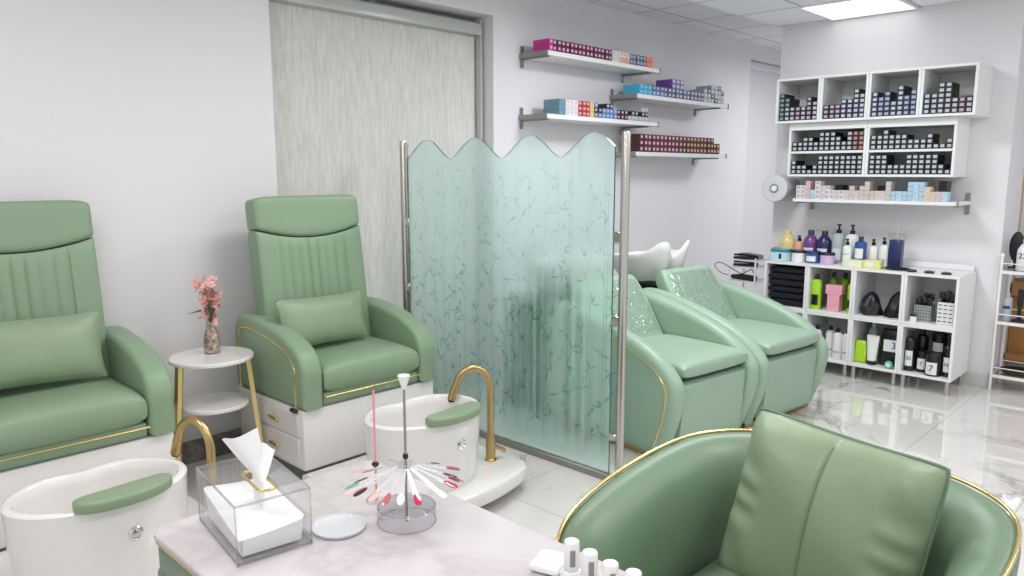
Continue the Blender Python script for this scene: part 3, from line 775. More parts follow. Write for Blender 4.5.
def tissue_box():
    rz = math.radians(-8)
    t = thing('tissue_box', 'clear fluted acrylic tissue box with gold-rimmed slot on the manicure table', 'tissue box', (.707, 1.452, TZ), rz)
    w, d, h = .152, .252, .122
    n = 72
    def wallstrip(ribs, p0, p1, nrm, rib):
        P0, P1, N = Vector(p0), Vector(p1), Vector(nrm); vs = []
        for k in range(n + 1):
            o = N * (.0016 * math.cos(k * PI)) if rib else Vector()
            q = P0.lerp(P1, k / n) + o; vs += [(q.x, q.y, .006), (q.x, q.y, h)]
        ribs.add(vs, [(2 * k, 2 * k + 2, 2 * k + 3, 2 * k + 1) for k in range(n)])
    ra, rb = mb('acrylic'), mb('fluted')
    wallstrip(ra, (-w / 2, -d / 2, 0), (w / 2, -d / 2, 0), (0, 1, 0), 0)
    wallstrip(ra, (-w / 2, -d / 2, 0), (-w / 2, d / 2, 0), (1, 0, 0), 0)
    wallstrip(rb, (-w / 2, d / 2, 0), (w / 2, d / 2, 0), (0, -1, 0), 1)
    wallstrip(rb, (w / 2, -d / 2, 0), (w / 2, d / 2, 0), (-1, 0, 0), 1)
    ra.build('clear_walls', t, 180, False); rb.build('fluted_walls', t, 180, False)
    e = mb('acredge')
    for sx_ in (-1, 1):
        for sy_ in (-1, 1): e.box((sx_ * w / 2, sy_ * d / 2, h / 2), (.003, .003, h))
    for z in (.004, h):
        for s in (-1, 1): e.box((s * w / 2, 0, z), (.003, d, .004)); e.box((0, s * d / 2, z), (w, .003, .004))
    e.build('edges', t)
    mb('acrylic').box((0, 0, .004), (w, d, .006)).build('base', t)
    # lid with oval slot
    sl, sw = .062, .017
    N = 40; ov = []
    for k in range(N):
        a = 2 * PI * k / N; ov.append((sw * math.cos(a), math.copysign(sl - sw, math.sin(a)) * (1 if abs(math.sin(a)) > 1e-6 else 0) + sw * math.sin(a)))
    def outer(k):
        a = 2 * PI * k / N; c, s = math.cos(a), math.sin(a); m_ = max(abs(c) / (w / 2), abs(s) / (d / 2)); return (c / m_, s / m_)
    vs = [(x + .008, y - .02, h - .004) for x, y in ov] + [(outer(k)[0], outer(k)[1], h - .004) for k in range(N)]
    lid = mb('acrylic').add(vs, [(k, (k + 1) % N, N + (k + 1) % N, N + k) for k in range(N)]).build('lid', t, 180, False)
    mb('gold').tube([(x + .008, y - .02, h - .002) for x, y in ov], .0032, 8, closed=True).build('slot_trim', lid)
    s = thing('tissue_stack', 'stack of white tissues inside the clear acrylic box, one sheet pulled up', 'tissues', (.707, 1.452, TZ + .0075), rz)
    st = mb('tissue')
    def f(sg):
        def q(u, v):
            a, c = 2 * u - 1, 2 * v - 1
            z = (.050 + .010 * c + .008 * (a * .6 - c * .6) ** 2 + .010 * max(0, 1 - ((a + .1) / .5) ** 2 - (c / .8) ** 2)) if sg > 0 else 0
            return (a * .069, c * .119, z)
        return q
    st.shell(f(1), f(0), 16, 20).build('folded_tissues', s)
    sh = mb('tissue')
    def sheet(u, v):
        k = min(1, v / .45); w_ = 0 if v < .45 else ((v - .45) / .55) ** .9
        bx, by = .008, .020 - .070 * u
        tx, ty = -.046 + .092 * u, .052 - .084 * u
        hgt = .072 + .030 * math.sin(PI * .62 * u) - (.034 if u > .66 else 0) + .006 * math.cos(u * 9)
        z = .05 + (.066 * k if v < .45 else .066 + hgt * (v - .45) / .55)
        return (bx + (tx - bx) * w_ + .005 * math.sin(u * 9 + v * 2) * w_, by * (.7 + .3 * k) * (1 - w_) + ty * w_ - .003, z)
    sh.grid(sheet, 22, 20).build('pulled_sheet', s, 180, False)
tissue_box()

# nail colour display wheel
TIPS = [(0, '7c1f35'), (14, '5a1a2a'), (26, '8e2a44'), (38, 'c23a55'), (50, 'e2a3ae'), (64, '3a1420'), (80, 'e8dcdc'), (98, 'f0d8d8'), (116, 'd7c4cc'), (148, 'c46a7c'),
        (160, 'e9b6b0'), (176, '3c1a22'), (190, '5fa79b'), (204, 'e6c4c0'), (222, '4a1c28'), (232, 'c98a88'), (242, 'e0b8b0'), (254, 'b9666a'), (272, 'eadadd'), (290, 'c01f48'), (318, 'f0e4e4'), (340, 'b02848'), (350, 'd24a68')]
def hexc(s): return srgb(int(s[0:2], 16), int(s[2:4], 16), int(s[4:6], 16))
def nail_wheel():
    t = thing('nail_swatch_stand', 'clear fan of painted nail tips on a grey rod with clear round base', 'nail swatch display', (.965, 1.257, TZ))
    mb('drum').lathe([(.064, 0), (.064, .034), (.060, .038), (0, .038)], (0, 0, 0), 40, cap=False).build('base', t, 30, False)
    mb('acredge').tube([(.063 * math.cos(2 * PI * k / 40), .063 * math.sin(2 * PI * k / 40), z) for z in (.037,) for k in range(40)], .0012, 6, closed=True).tube([(.064 * math.cos(2 * PI * k / 40), .064 * math.sin(2 * PI * k / 40), .0015) for k in range(40)], .001, 6, closed=True).build('base_rim', t)
    mb('grey').lathe([(0, .0), (.0028, .0), (.0028, .312), (0, .312)], (0, 0, 0), 12).build('rod', t)
    mb('white').lathe([(0, .300), (.004, .300), (.013, .328), (.013, .331), (0, .331)], (0, 0, 0), 20).build('finial', t)
    mb('black').lathe([(0, .143), (.0055, .145), (.0065, .150), (.0055, .155), (0, .157)], (0, 0, 0), 16).build('stopper', t)
    mb('acrylic').lathe([(.003, .128), (.020, .124), (.022, .130), (.018, .136), (.003, .138)], (0, 0, 0), 24, cap=False).build('hub', t, 30, False)
    for a, c in TIPS:
        an = math.radians(a - 46); u = Vector((math.cos(an), math.sin(an), 0)); L_ = .118 + .012 * math.sin(a * 1.7)
        A = Vector((0, 0, .128)) + u * .018; B = Vector((0, 0, .098 - .012 * (.5 + .5 * math.sin(a * .9)))) + u * L_
        d = (B - A); n = Vector((-u.y, u.x, 0)); up = d.cross(n).normalized(); up = up if up.z > 0 else -up
        b = mb('stick').add([A - n * .0028, A + n * .0028, B + n * .0066, B - n * .0066], [(0, 1, 2, 3)])
        s = b.build('swatch_stick', t, 180, False)
        if c not in M: M[c] = mat('nail_varnish_' + c, hexc(c), .12, var=.0, coat=.5)
        q = mb(c); dn = d.normalized(); C_ = B - dn * .010; N = 16; top, bot = [], []
        for k in range(N):
            w_ = 2 * PI * k / N; e = C_ + dn * .0175 * math.cos(w_) + n * .0080 * math.sin(w_) * (1 + .15 * math.cos(w_)); top.append(e + up * .0012); bot.append(e + up * .0003)
        ct = [C_ + (p - C_) * .6 + up * .0012 for p in top]
        q.rings([bot, top, ct]).build('painted_tip', s)
    p = thing('pink_swatch_rod', 'slim pink rod with a black bead standing behind the fan of nail tips', 'display rod', (.976, 1.385, TZ))
    mb('acrylic').lathe([(.024, 0), (.024, .004), (0, .005)], (0, 0, 0), 24, cap=False).build('base', p, 30, False)
    M['pinkrod'] = mat('pink_plastic', srgb(226, 150, 160), .3)
    mb('pinkrod').lathe([(0, .003), (.0026, .003), (.0026, .268), (0, .27)], (0, 0, 0), 10).build('rod', p)
    mb('black').lathe([(0, .086), (.006, .088), (.009, .093), (.006, .098), (0, .10)], (0, 0, 0), 16).build('bead', p)
nail_wheel()
M['milky'] = mat('milky_plastic', srgb(236, 238, 244), .2, trans=.25)
o = mb('milky').lathe([(0, 0), (.050, 0), (.056, .003), (.057, .008), (.052, .0085), (.048, .005), (0, .005)], (0, 0, 0), 48).build('swatch_dish'); o.location = (.842, 1.335, TZ)
tag(o, 'round translucent white dish lying between the tissue box and the nail fan', 'dish')

M['clearjar'] = mat('pale_varnish_bottle', srgb(232, 232, 232), .08, var=0, coat=.5)
def polish(x, y, label):
    t = thing('nail_polish_bottle', label, 'nail polish', (x, y, TZ), random.Random(x).uniform(-.3, .3), 'white capped nail polish bottles')
    mb('clearjar').lathe([(0, 0), (.019, 0), (.021, .003), (.021, .026), (.017, .034), (.009, .037), (0, .037)], (0, 0, 0), 24).build('bottle', t)
    mb('white').lathe([(0, .036), (.0135, .036), (.0148, .038), (.0142, .088), (.0130, .0905), (0, .0905)], (0, 0, 0), 24).build('cap', t)
    s = mb('grey'); a0 = math.radians(225)
    vs = [];
    for k in range(7):
        a = a0 + (k - 3) * .11
        for z in (.046, .078): vs.append((.0151 * math.cos(a), .0151 * math.sin(a), z))
    s.add(vs, [(2 * k, 2 * k + 2, 2 * k + 3, 2 * k + 1) for k in range(6)]).build('cap_print', t, 180, False)
for (x, y), l in zip(((1.012, .827), (1.003, .778), (.997, .728), (1.0, .682)),
    ('white capped nail polish bottle, first and tallest-looking of the row by the armchair', 'white capped nail polish bottle, second of the front row counting from the table corner',
     'white capped nail polish bottle, third in the front row from the table corner', 'white capped nail polish bottle at the near end of the row, cut by the frame')):
    polish(x, y, l)
b = mb('tissue'); pad(b, .07, .06, .02, 12, 12, 4); b.xf(Matrix.Rotation(math.radians(-90), 4, 'X') ); o = b.build('folded_wipe'); o.location = (1.045, .872, TZ + .0105); o.rotation_euler = (0, 0, .3)
tag(o, 'small folded white wipe on the table edge beside the polish bottles', 'wipe')
# ------------------------------------------------------------------ cubbies and shelves on the wall
def cube_unit(name, w, h, d, loc, rz, label, cat, group, shelf=None, legs=0, top=None, th=.018):
    """open-fronted unit: local x width (centred), y depth (front at 0), z height"""
    t = thing(name, label, cat, loc, rz, group)
    b = mb('white')
    b.box((0, d / 2, th / 2), (w, d, th), .0015, 1).box((0, d / 2, h - (top or th) / 2), (w, d, (top or th)), .0015, 1)
    for s in (-1, 1): b.box((s * (w / 2 - th / 2), d / 2, (h + th - (top or th)) / 2), (th, d, h - th - (top or th) - .0004), .0015, 1)
    b.box((0, d - .005, h / 2), (w - 2 * th, .008, h - 2 * th)); b.build('carcass', t)
    if shelf: mb('white').box((0, d / 2, shelf), (w - 2 * th - .001, d - .012, th), .0015, 1).build('shelf', t)
    if legs:
        for x in (-1, 1):
            for y in (.04, d - .04): mb('steel').lathe([(0, -legs), (.014, -legs), (.0155, -legs + .004), (.0155, 0), (0, 0)], (x * (w / 2 - .03), y, 0), 16).build('leg', t)
    return t
RB = math.radians(-90)          # unit facing -x of the room
CP = ['leftmost', 'second', 'third', 'rightmost']
UW, UH, UX, UY, UZ = .336, .330, 5.64, 2.665, 1.863
for k in range(4):
    cube_unit('wall_cubby', UW - .001, UH, XB - UX - .002, (UX, UY - UW * (k + .5), UZ), RB, 'white open wall cubby of black boxes, %s of the four in the top row' % CP[k], 'wall cubby', 'top row wall cubbies')
LW, LH, LX, LY, LZ = .572, .362, 5.70, 2.575, 1.465
for k in range(2):
    cube_unit('wall_bookcase', LW - .001, UZ - LZ - .001, XB - LX - .002, (LX, LY - LW * (k + .5), LZ), RB, 'wide white two-shelf wall unit under the cubbies, the %s one of the pair' % ('left', 'right')[k], 'wall unit', 'two-shelf wall units', shelf=LH / 2, top=.052)
QW, QH, QX, QY, QZ = .338, .358, 5.58, 2.66, .10
for k in range(4):
    cube_unit('floor_cubby', QW - .001, QH, XB - QX - .02, (QX, QY - QW * (k + .5), QZ), RB, 'white open floor cubby on steel legs, %s of the lower row by the back wall' % CP[k], 'floor cubby', 'lower floor cubbies', legs=QZ)
    cube_unit('floor_cubby', QW - .001, QH, XB - QX - .02, (QX, QY - QW * (k + .5), QZ + QH + .0005), RB, 'white open floor cubby stacked in the upper row below the bottles, %s of four' % CP[k], 'floor cubby', 'upper floor cubbies')
CT = QZ + 2 * QH + .001         # counter height

def plank(name, L_, d, loc, rz, label, th=.032):
    t = thing(name, label, 'wall shelf', loc, rz, 'bracketed white wall shelves')
    mb('white').box((0, -d / 2, -th / 2), (L_, d - .004, th), .002, 1).build('board', t)
    for s in (-1, 1):
        x = s * (L_ / 2 - (.02 if s < 0 else .14)) if L_ > 1.2 else s * (L_ / 2 - .02)
        b = mb('grey').box((x, -.006, -.02), (.03, .010, .15), .003, 1).box((x, -d / 2, -th - .006), (.022, d - .012, .011), .003, 1)
        if s < 0: b.box((-L_ / 2 - .004, -d / 2, -th / 2), (.006, d, th + .004), .001, 1)
        b.build('bracket', t)
    mb('grey').box((L_ / 2 - .003, -d + .004, -th / 2), (.012, .016, th + .010), .002, 1).build('end_cap', t)
    return t
SD = .27
plank('wall_shelf', 1.38, SD, (4.71, YW - .001, 2.325), 0, 'highest white wall shelf, left of centre, carrying the pink and magenta boxes')
plank('wall_shelf', 1.38, SD, (4.705, YW - .001, 1.90), 0, 'white wall shelf just above the glass partition with short mixed stacks of boxes')
plank('wall_shelf', 1.46, SD, (5.815, YW - .001, 2.112), 0, 'white wall shelf on the right with cyan, purple and grey boxes')
plank('wall_shelf', 1.46, SD, (5.815, YW - .001, 1.66), 0, 'lowest white wall shelf, packed with dark red boxes')
plank('wall_shelf', 1.13, .33, (XB - .001, 1.95, 1.300), RB, 'white shelf under the wall units crowded with pastel boxes', .025)

# ------------------------------------------------------------------ colour boxes
def box_mesh(w, h, d, body, face, inset=.62, sidecol=None):
    b = mb(body).box((0, d / 2, h / 2), (w, d, h), .0012, 1)
    if face:
        b.use(face); x, z = w * inset / 2, h * (.30 if inset > .55 else .24)
        b.add([(-x, -.0004, h * .55 - z), (x, -.0004, h * .55 - z), (x, -.0004, h * .55 + z), (-x, -.0004, h * .55 + z)], [(0, 1, 2, 3)])
    o = b.build('box_source', None, 40, True); me = o.data; bpy.data.objects.remove(o); return me
def place(me, name, loc, rz, label, cat, group):
    o = bpy.data.objects.new(name, me); COL.objects.link(o); o.location = loc; o.rotation_euler = (0, 0, rz)
    return tag(o, label, cat, group)
def col(key, c, rough=.45):
    if key not in M: M[key] = mat('carton_' + key, c, rough, var=.06, scale=20)
    return key
for k, c in dict(k_green=(22, 34, 34), k_plum=(32, 22, 32), k_navy=(20, 28, 56), k_blue=(30, 44, 92), k_black=(20, 20, 24), k_brown=(40, 24, 28), k_red=(52, 18, 22),
                 l_white=(184, 189, 198), l_pink=(178, 160, 176), l_blue=(152, 162, 192), l_teal=(128, 150, 150), l_red=(172, 128, 122)).items(): col(k, srgb(*c))
MESH = {}
def bm_(w, h, d, body, face, inset=.62):
    k = (w, h, d, body, face, inset)
    if k not in MESH: MESH[k] = box_mesh(*k)
    return MESH[k]
def lvl(r, n): return 'bottom' if r == 0 else 'top' if r == n - 1 else ORD[r] + ' from bottom'
rj = random.Random(5)
def stacks(hs, w, h, d, x0, zbase, front, styles, name, what, where, group, cat, rz=RB, axis='back', jit=.006):
    """columns of boxes: hs boxes per column, left to right as seen"""
    for c, n in enumerate(hs):
        dx = rj.uniform(0, jit)
        for r in range(n):
            body, face = styles(c, r)
            me = bm_(w - .0012, h - .0006, d, body, face, .62 if axis == 'back' else .5)
            off = dx + rj.uniform(0, .0015)
            loc = (front + off, x0 - (c + .5) * w, zbase + r * h) if axis == 'back' else (x0 + (c + .5) * w, front + off, zbase + r * h)
            colr = STN.get(body, '')
            place(me, name, loc, rz, '%s %s, %s of %s stack from left, %s' % (colr, what, lvl(r, n), ORD[c], where), cat, group)
STN = dict(k_green='green-black', k_plum='plum-black', k_navy='navy', k_blue='blue', k_black='black', k_brown='brown-black', k_red='red-black')
TOPS = [([6, 5, 3, 3, 3, 5, 4], lambda c, r: ('k_green', 'l_teal' if c == 0 or r > 2 else 'l_white') if c < 2 else ('k_plum', 'l_pink' if c % 2 else 'l_white')),
        ([3, 3, 3, 4, 4, 6, 5], lambda c, r: ('k_plum', 'l_pink') if c < 3 else (('k_navy', 'l_white') if r < 4 else ('k_green', 'l_white'))),
        ([5, 4, 5, 3, 6, 4, 5], lambda c, r: ('k_navy', 'l_blue' if c in (1, 2, 5, 6) else 'l_white')),
        ([4, 4, 6, 6, 3, 3, 3], lambda c, r: ('k_black', 'l_white') if c < 4 else ('k_brown', 'l_pink' if c == 5 else 'l_white'))]
for k, (hs, st) in enumerate(TOPS):
    stacks(hs, .0418, .0335, .17, UY - UW * k - .0215, UZ + .0185, UX + .012, st, 'hair_colour_box', 'hair colour box', '%s top cubby' % CP[k], 'black hair colour boxes in the wall cubbies', 'hair colour box')
LOWS = [([2, 2, 3, 3, 2, 4, 4, 4, 3, 2, 4, 4, 4], 0, 1, lambda c, r: ('k_black', 'l_white') if c < 10 else ('k_red', 'l_red' if c > 10 else 'l_white')),
        ([3, 2, 2, 1, 2, 4, 4, 4, 4, 4, 4, 4, 4], 0, 0, lambda c, r: ('k_black', 'l_white')),
        ([3, 3, 4, 3, 3, 3, 2, 2, 2, 3, 1, 1, 2], 1, 1, lambda c, r: ('k_black', 'l_white')),
        ([4, 4, 4, 2, 2, 2, 4, 4, 4, 4, 4, 2, 1], 1, 0, lambda c, r: ('k_black', 'l_white'))]
for hs, side, up, st in LOWS:
    stacks(hs, .0405, .0338, .15, LY - LW * side - .0225, LZ + (LH / 2 + .0095 if up else .0185), LX + .012, st, 'hair_colour_box', 'hair colour box',
           '%s shelf, %s unit' % (('lower', 'upper')[up], ('left', 'right')[side]), 'black hair colour boxes in the wall cubbies', 'hair colour box')
# pastel toner boxes on the bracket shelf
PAST = dict(t_white=(226, 224, 222), t_blush=(222, 196, 188), t_pink=(224, 178, 176), t_peach=(238, 200, 160), t_blue=(158, 196, 224), t_sky=(186, 214, 230), t_beige=(206, 188, 174), t_dark=(40, 34, 36))
for k, c in PAST.items(): col(k, srgb(*c)); STN[k] = {'t_white': 'white', 't_blush': 'blush', 't_pink': 'pink', 't_peach': 'peach', 't_blue': 'light blue', 't_sky': 'pale blue', 't_beige': 'beige', 't_dark': 'dark'}[k]
PH = [3, 3, 4, 2, 4, 3, 3, 2, 2, 2, 2, 3, 2, 3, 4, 2, 2, 2, 4, 2, 2, 2, 4, 4, 4, 3, 2, 2, 2]
PC = ['t_white', 't_white', 't_pink', 't_blue', 't_white', 't_blush', 't_white', 't_white', 't_blush', 't_white', 't_blush', 't_beige', 't_blush', 't_beige', 't_beige', 't_beige', 't_blush', 't_blush', 't_beige', 't_blue', 't_sky', 't_blue', 't_blue', 't_sky', 't_blue', 't_peach', 't_blush', 't_pink', 't_sky']
stacks(PH, .0358, .033, .085, 2.495, 1.3005, XB - .001 - .322, lambda c, r: (PC[c] if not (c == 3 and r == 1) else 't_sky', 'l_white' if PC[c] not in ('t_white',) else 'l_pink'), 'toner_box', 'toner box', 'shelf under wall units', 'pastel toner boxes', 'toner box')
for k, (y, n) in enumerate(((2.37, 3), (2.22, 3), (2.09, 2), (1.92, 3), (1.72, 4), (1.68, 4), (1.52, 4))):
    for r in range(n):
        place(bm_(.05, .0335, .11, 't_dark', 'l_pink' if k == 5 else None, .5), 'toner_carton', (XB - .20, y, 1.3005 + r * .0341), RB,
              'dark carton behind pastel boxes, %s of %s pile from left, under wall units' % (lvl(r, n), ORD[k]), 'carton', 'dark cartons behind the pastel boxes')
# cartons on the four shelves of the left wall
DYE = dict(d_magenta=(196, 48, 140), d_plum=(98, 26, 66), d_white=(226, 220, 222), d_peach=(232, 160, 130), d_slate=(104, 110, 140), d_coral=(232, 120, 92), d_steel=(104, 142, 158), d_red=(190, 50, 52), d_yellow=(232, 190, 90),
           d_blue=(96, 130, 182), d_black=(44, 40, 46), d_cyan=(70, 170, 206), d_ice=(150, 204, 222), d_indigo=(84, 88, 120), d_violet=(112, 72, 158), d_grey=(168, 174, 178), d_wine=(96, 26, 34), d_umber=(64, 34, 30))
DN = dict(d_magenta='magenta', d_plum='plum', d_white='white', d_peach='peach', d_slate='slate', d_coral='coral', d_steel='steel blue', d_red='red', d_yellow='yellow', d_blue='blue', d_black='black', d_cyan='cyan', d_ice='ice blue',
          d_indigo='indigo', d_violet='violet', d_grey='grey', d_wine='wine red', d_umber='umber')
for k, c in DYE.items(): col(k, srgb(*c)); STN[k] = DN[k]
for k, c in dict(f_pink=(212, 178, 200), f_orange=(222, 164, 132), f_cyan=(120, 200, 226), f_lav=(186, 192, 216), f_grey=(196, 204, 206)).items(): col(k, srgb(*c))
FW_ = YW - SD + .004
def shelfA(c, r):
    if c < 14: return ('d_magenta' if c < 1 else 'd_plum', 'f_pink')
    if c < 16: return ('d_plum', 'l_white')
    if c < 18: return ('d_white', 'l_white')
    if c < 21: return ('d_white', 'f_orange') if r else ('d_peach', 'l_white')
    if c < 26: return ('d_slate', 'l_white')
    return ('d_coral', 'f_orange')
stacks([2] * 28, .0452, .040, .15, 4.035, 2.3255, FW_, shelfA, 'dye_carton', 'dye carton', 'highest wall shelf', 'dye cartons on the left wall shelves', 'dye carton', 0, 'left')
def shelfB(c, r):
    if c < 3: return ('d_white', 'f_pink' if c else 'l_white')
    if c < 6: return ('d_red', 'l_white')
    if c == 6: return ('d_yellow', 'l_white')
    if c in (7, 8): return (('d_blue', 'd_black')[r % 2] if r else 'd_slate', 'l_white')
    if c in (9, 10, 11, 12): return ('d_blue', 'l_white') if r < 2 else ('d_black', 'f_lav')
    if c in (13, 14, 15): return ('d_wine', 'l_pink') if r < 1 else ('d_black', 'l_white')
    return ('d_grey', 'f_grey') if r != 1 else ('d_black', 'l_white')
stacks([3, 3, 3, 3, 3, 3, 3, 3, 2, 2, 3, 3, 2, 2, 2, 2, 1, 2, 2, 1, 3, 3, 1], .0472, .0365, .15, 4.22, 1.9005, FW_, shelfB, 'dye_carton', 'dye carton', 'shelf above the partition', 'dye cartons on the left wall shelves', 'dye carton', 0, 'left')
for k in range(3):
    place(bm_(.07, .0362, .15, 'd_steel', None), 'dye_carton', (4.183, FW_, 1.9005 + k * .0366), 0, 'broad steel blue carton, %s of three, left end of shelf above partition' % lvl(k, 3), 'dye carton', 'dye cartons on the left wall shelves')
def shelfC(c, r):
    if c < 3: return ('d_cyan', 'f_cyan')
    if c < 17: return ('d_indigo' if r or c > 5 else 'd_blue', 'f_lav')
    return ('d_grey', 'f_grey') if (c + r) % 4 else ('d_black', 'f_grey')
stacks([2] * 12 + [2, 2, 2, 2, 2] + [3, 3, 4, 4, 4, 3], .0585, .0385, .16, 5.125, 2.1125, FW_, shelfC, 'dye_carton', 'dye carton', 'right shelf, cyan to grey', 'dye cartons on the left wall shelves', 'dye carton', 0, 'left')
for k in range(3):
    for r in range(2):
        place(bm_(.062, .0384, .16, 'd_violet' if k < 2 else 'd_slate', 'f_lav', .6), 'dye_carton', (5.625 + k * .0632, FW_ + .006, 2.1125 + (2 + r) * .0385), 0,
              '%s carton, %s row, %s of the raised violet block, right shelf' % ('violet' if k < 2 else 'slate', ('lower', 'upper')[r], ('left', 'middle', 'right')[k]), 'dye carton', 'dye cartons on the left wall shelves')
stacks([3] * 20 + [2, 2], .0585, .0475, .15, 5.145, 1.6605, FW_, lambda c, r: ('d_wine', 'f_pink' if c < 10 else 'l_white') if 0 < c < 11 else ('d_umber', 'f_orange' if c else 'f_pink'), 'dye_carton', 'dye carton', 'lowest wall shelf', 'dye cartons on the left wall shelves', 'dye carton', 0, 'left')
# ------------------------------------------------------------------ bottles and tubs
for k, c in dict(b_cream=(226, 206, 142), b_peach=(226, 176, 142), b_purple=(112, 66, 128), b_navy=(36, 42, 92), b_grey=(176, 186, 186), b_white=(232, 232, 230), b_blue=(44, 74, 146), b_teal=(38, 142, 160), b_pblue=(64, 84, 150),
                 b_lilac=(206, 178, 210), b_lime=(168, 214, 48), b_green=(120, 172, 44), b_pink=(240, 168, 182), b_yellow=(226, 222, 140), b_pyell=(232, 230, 180), b_black=(20, 20, 22), b_mint=(110, 196, 176), b_lblue=(196, 222, 230), b_silver=(170, 176, 184)).items():
    M[k] = mat('bottle_' + k[2:], srgb(*c), .28, var=.03, coat=.2)
def label_patch(t, r, z0, z1, m, face, arc=1.5, name='label'):
    b = mb(m); n = 10; vs = []
    for k in range(n + 1):
        a = face + (k / n - .5) * arc; vs += [((r + .0006) * math.cos(a), (r + .0006) * math.sin(a), z0), ((r + .0006) * math.cos(a), (r + .0006) * math.sin(a), z1)]
    b.add(vs, [(2 * k, 2 * k + 2, 2 * k + 3, 2 * k + 1) for k in range(n)]); return b.build(name, t, 180, False)
FACE = PI
def bottle(name, label, cat, x, y, z, r, h, body, cap='black', style='cap', lab=None, lz=(.2, .62), group=None, sq=1.0, face=FACE):
    """h is the height with cap or pump"""
    t = thing(name, label, cat, (x, y, z), 0, group)
    hb = {'cap': .86, 'jug': .86, 'pump': .76, 'tub': .80}[style] * h
    if style == 'tub': prof = [(0, 0), (r * .95, 0), (r, r * .06), (r, hb), (0, hb)]
    elif style == 'jug': prof = [(0, 0), (r * .94, 0), (r, .01), (r, hb * .66), (r * .93, hb * .78), (r * .62, hb * .92), (r * .36, hb), (0, hb)]
    else: prof = [(0, 0), (r * .93, 0), (r, .008), (r, hb * .87), (r * .92, hb * .93), (r * .5, hb * .985), (r * .36, hb), (0, hb)]
    b = mb(body).lathe(prof, (0, 0, 0), 28); b.v = [(vx, vy * sq, vz) for vx, vy, vz in b.v]; b.build('body', t)
    c = mb(cap)
    if style == 'tub': c.lathe([(0, hb), (r * 1.03, hb), (r * 1.03, h - .004), (r * .99, h), (0, h)], (0, 0, 0), 28).build('lid', t)
    elif style == 'pump':
        n = r * .36
        c.lathe([(0, hb - .002), (n * 1.15, hb - .002), (n * 1.15, hb + .022), (n * .5, hb + .026), (n * .4, h - .016), (n * .8, h - .014), (n * .8, h - .002), (0, h)], (0, 0, 0), 16)
        c.box((-.018, 0, h - .008), (.040, .010, .010), .003, 1).build('pump', t)
    else: c.lathe([(0, hb - .004), (r * .42, hb - .004), (r * .42, h - .003), (r * .38, h), (0, h)], (0, 0, 0), 18).build('cap', t)
    if lab: label_patch(t, r * (1 if sq == 1 else 1), hb * lz[0], hb * lz[1], lab, face)
    return t
K = CT
bottle('gallon_jug', 'cream yellow gallon jug at the left end of the counter', 'jug', 5.87, 2.615, K, .062, .225, 'b_cream', 'b_cream', 'jug', 'label', (.15, .45))
bottle('pump_bottle', 'peach pump bottle between the cream jug and the purple jug', 'bottle', 5.86, 2.515, K, .036, .19, 'b_peach', 'black', 'pump')
bottle('shampoo_jug', 'purple shampoo jug with dark cap and white label', 'jug', 5.86, 2.425, K, .055, .235, 'b_purple', 'b_navy', 'jug', 'label', (.1, .5))
bottle('shampoo_jug', 'navy blue shampoo jug with white label', 'jug', 5.86, 2.318, K, .055, .235, 'b_navy', 'b_black', 'jug', 'label', (.1, .5))
bottle('pump_bottle', 'tall pale grey bottle with a black pump', 'bottle', 5.86, 2.212, K, .047, .295, 'b_grey', 'black', 'pump', 'label', (.1, .48))
bottle('pump_bottle', 'tall white bottle with a black pump, the highest on the right of the grey one', 'bottle', 5.84, 2.105, K, .047, .295, 'b_white', 'black', 'pump')
bottle('cream_tub', 'white tub with a black lid at the far left of the counter', 'tub', 5.75, 2.70 - .06 + .005, K, .030, .09, 'b_white', 'black', 'tub')
t = thing('product_carton', 'white and teal square carton in front of the cream jug', 'carton', (5.66, 2.567, K))
mb('b_lblue').box((0, 0, .035), (.11, .125, .07), .004, 1).build('carton', t); mb('b_teal').box((0, 0, .082), (.113, .128, .024), .005, 1).build('lid', t)
mb('b_navy').box((-.0555, -.015, .04), (.001, .02, .04)).build('printed_mark', t)
bottle('cream_tub', 'white tub with a black lid right of the teal carton', 'tub', 5.70, 2.445, K, .052, .088, 'b_white', 'black', 'tub')
bottle('cream_tub', 'periwinkle blue tub with a navy lid in the front row', 'tub', 5.70, 2.335, K, .052, .090, 'b_pblue', 'b_navy', 'tub', 'label', (.2, .75))
bottle('cream_tub', 'lilac tub with a black lid in the front row', 'tub', 5.70, 2.225, K, .052, .085, 'b_lilac', 'black', 'tub')
bottle('pump_bottle', 'small white pump bottle in front of the tall white one', 'bottle', 5.70, 2.085, K, .030, .20, 'b_white', 'black', 'pump', 'b_silver', (.55, .6))
bottle('pump_bottle', 'blue bottle with dark top and white label behind the yellow cartons', 'bottle', 5.76, 2.012, K, .042, .215, 'b_blue', 'b_navy', 'cap', 'label', (.3, .7))
bottle('pump_bottle', 'clear white pump bottle just right of the blue bottle', 'bottle', 5.80, 1.935, K, .034, .20, 'b_white', 'black', 'pump', 'b_silver', (.3, .36))
bottle('pump_bottle', 'clear white pump bottle beside the disinfectant jar', 'bottle', 5.80, 1.862, K, .032, .215, 'b_white', 'black', 'pump', 'b_silver', (.3, .36))
t = thing('disinfectant_jar', 'tall square jar of dark blue disinfectant liquid with tools standing in it', 'jar', (5.82, 1.785, K))
mb('b_navy').box((0, 0, .102), (.07, .085, .20), .006, 2).build('liquid', t)
mb('acrylic').box((0, 0, .225), (.078, .093, .045), .004, 1).build('lid', t); mb('chrome').tube([(0, 0, .2), (0, 0, .27)], .004, 8).lathe([(0, .268), (.010, .268), (.010, .278), (0, .278)], (0, 0, 0), 12).build('lift_handle', t)
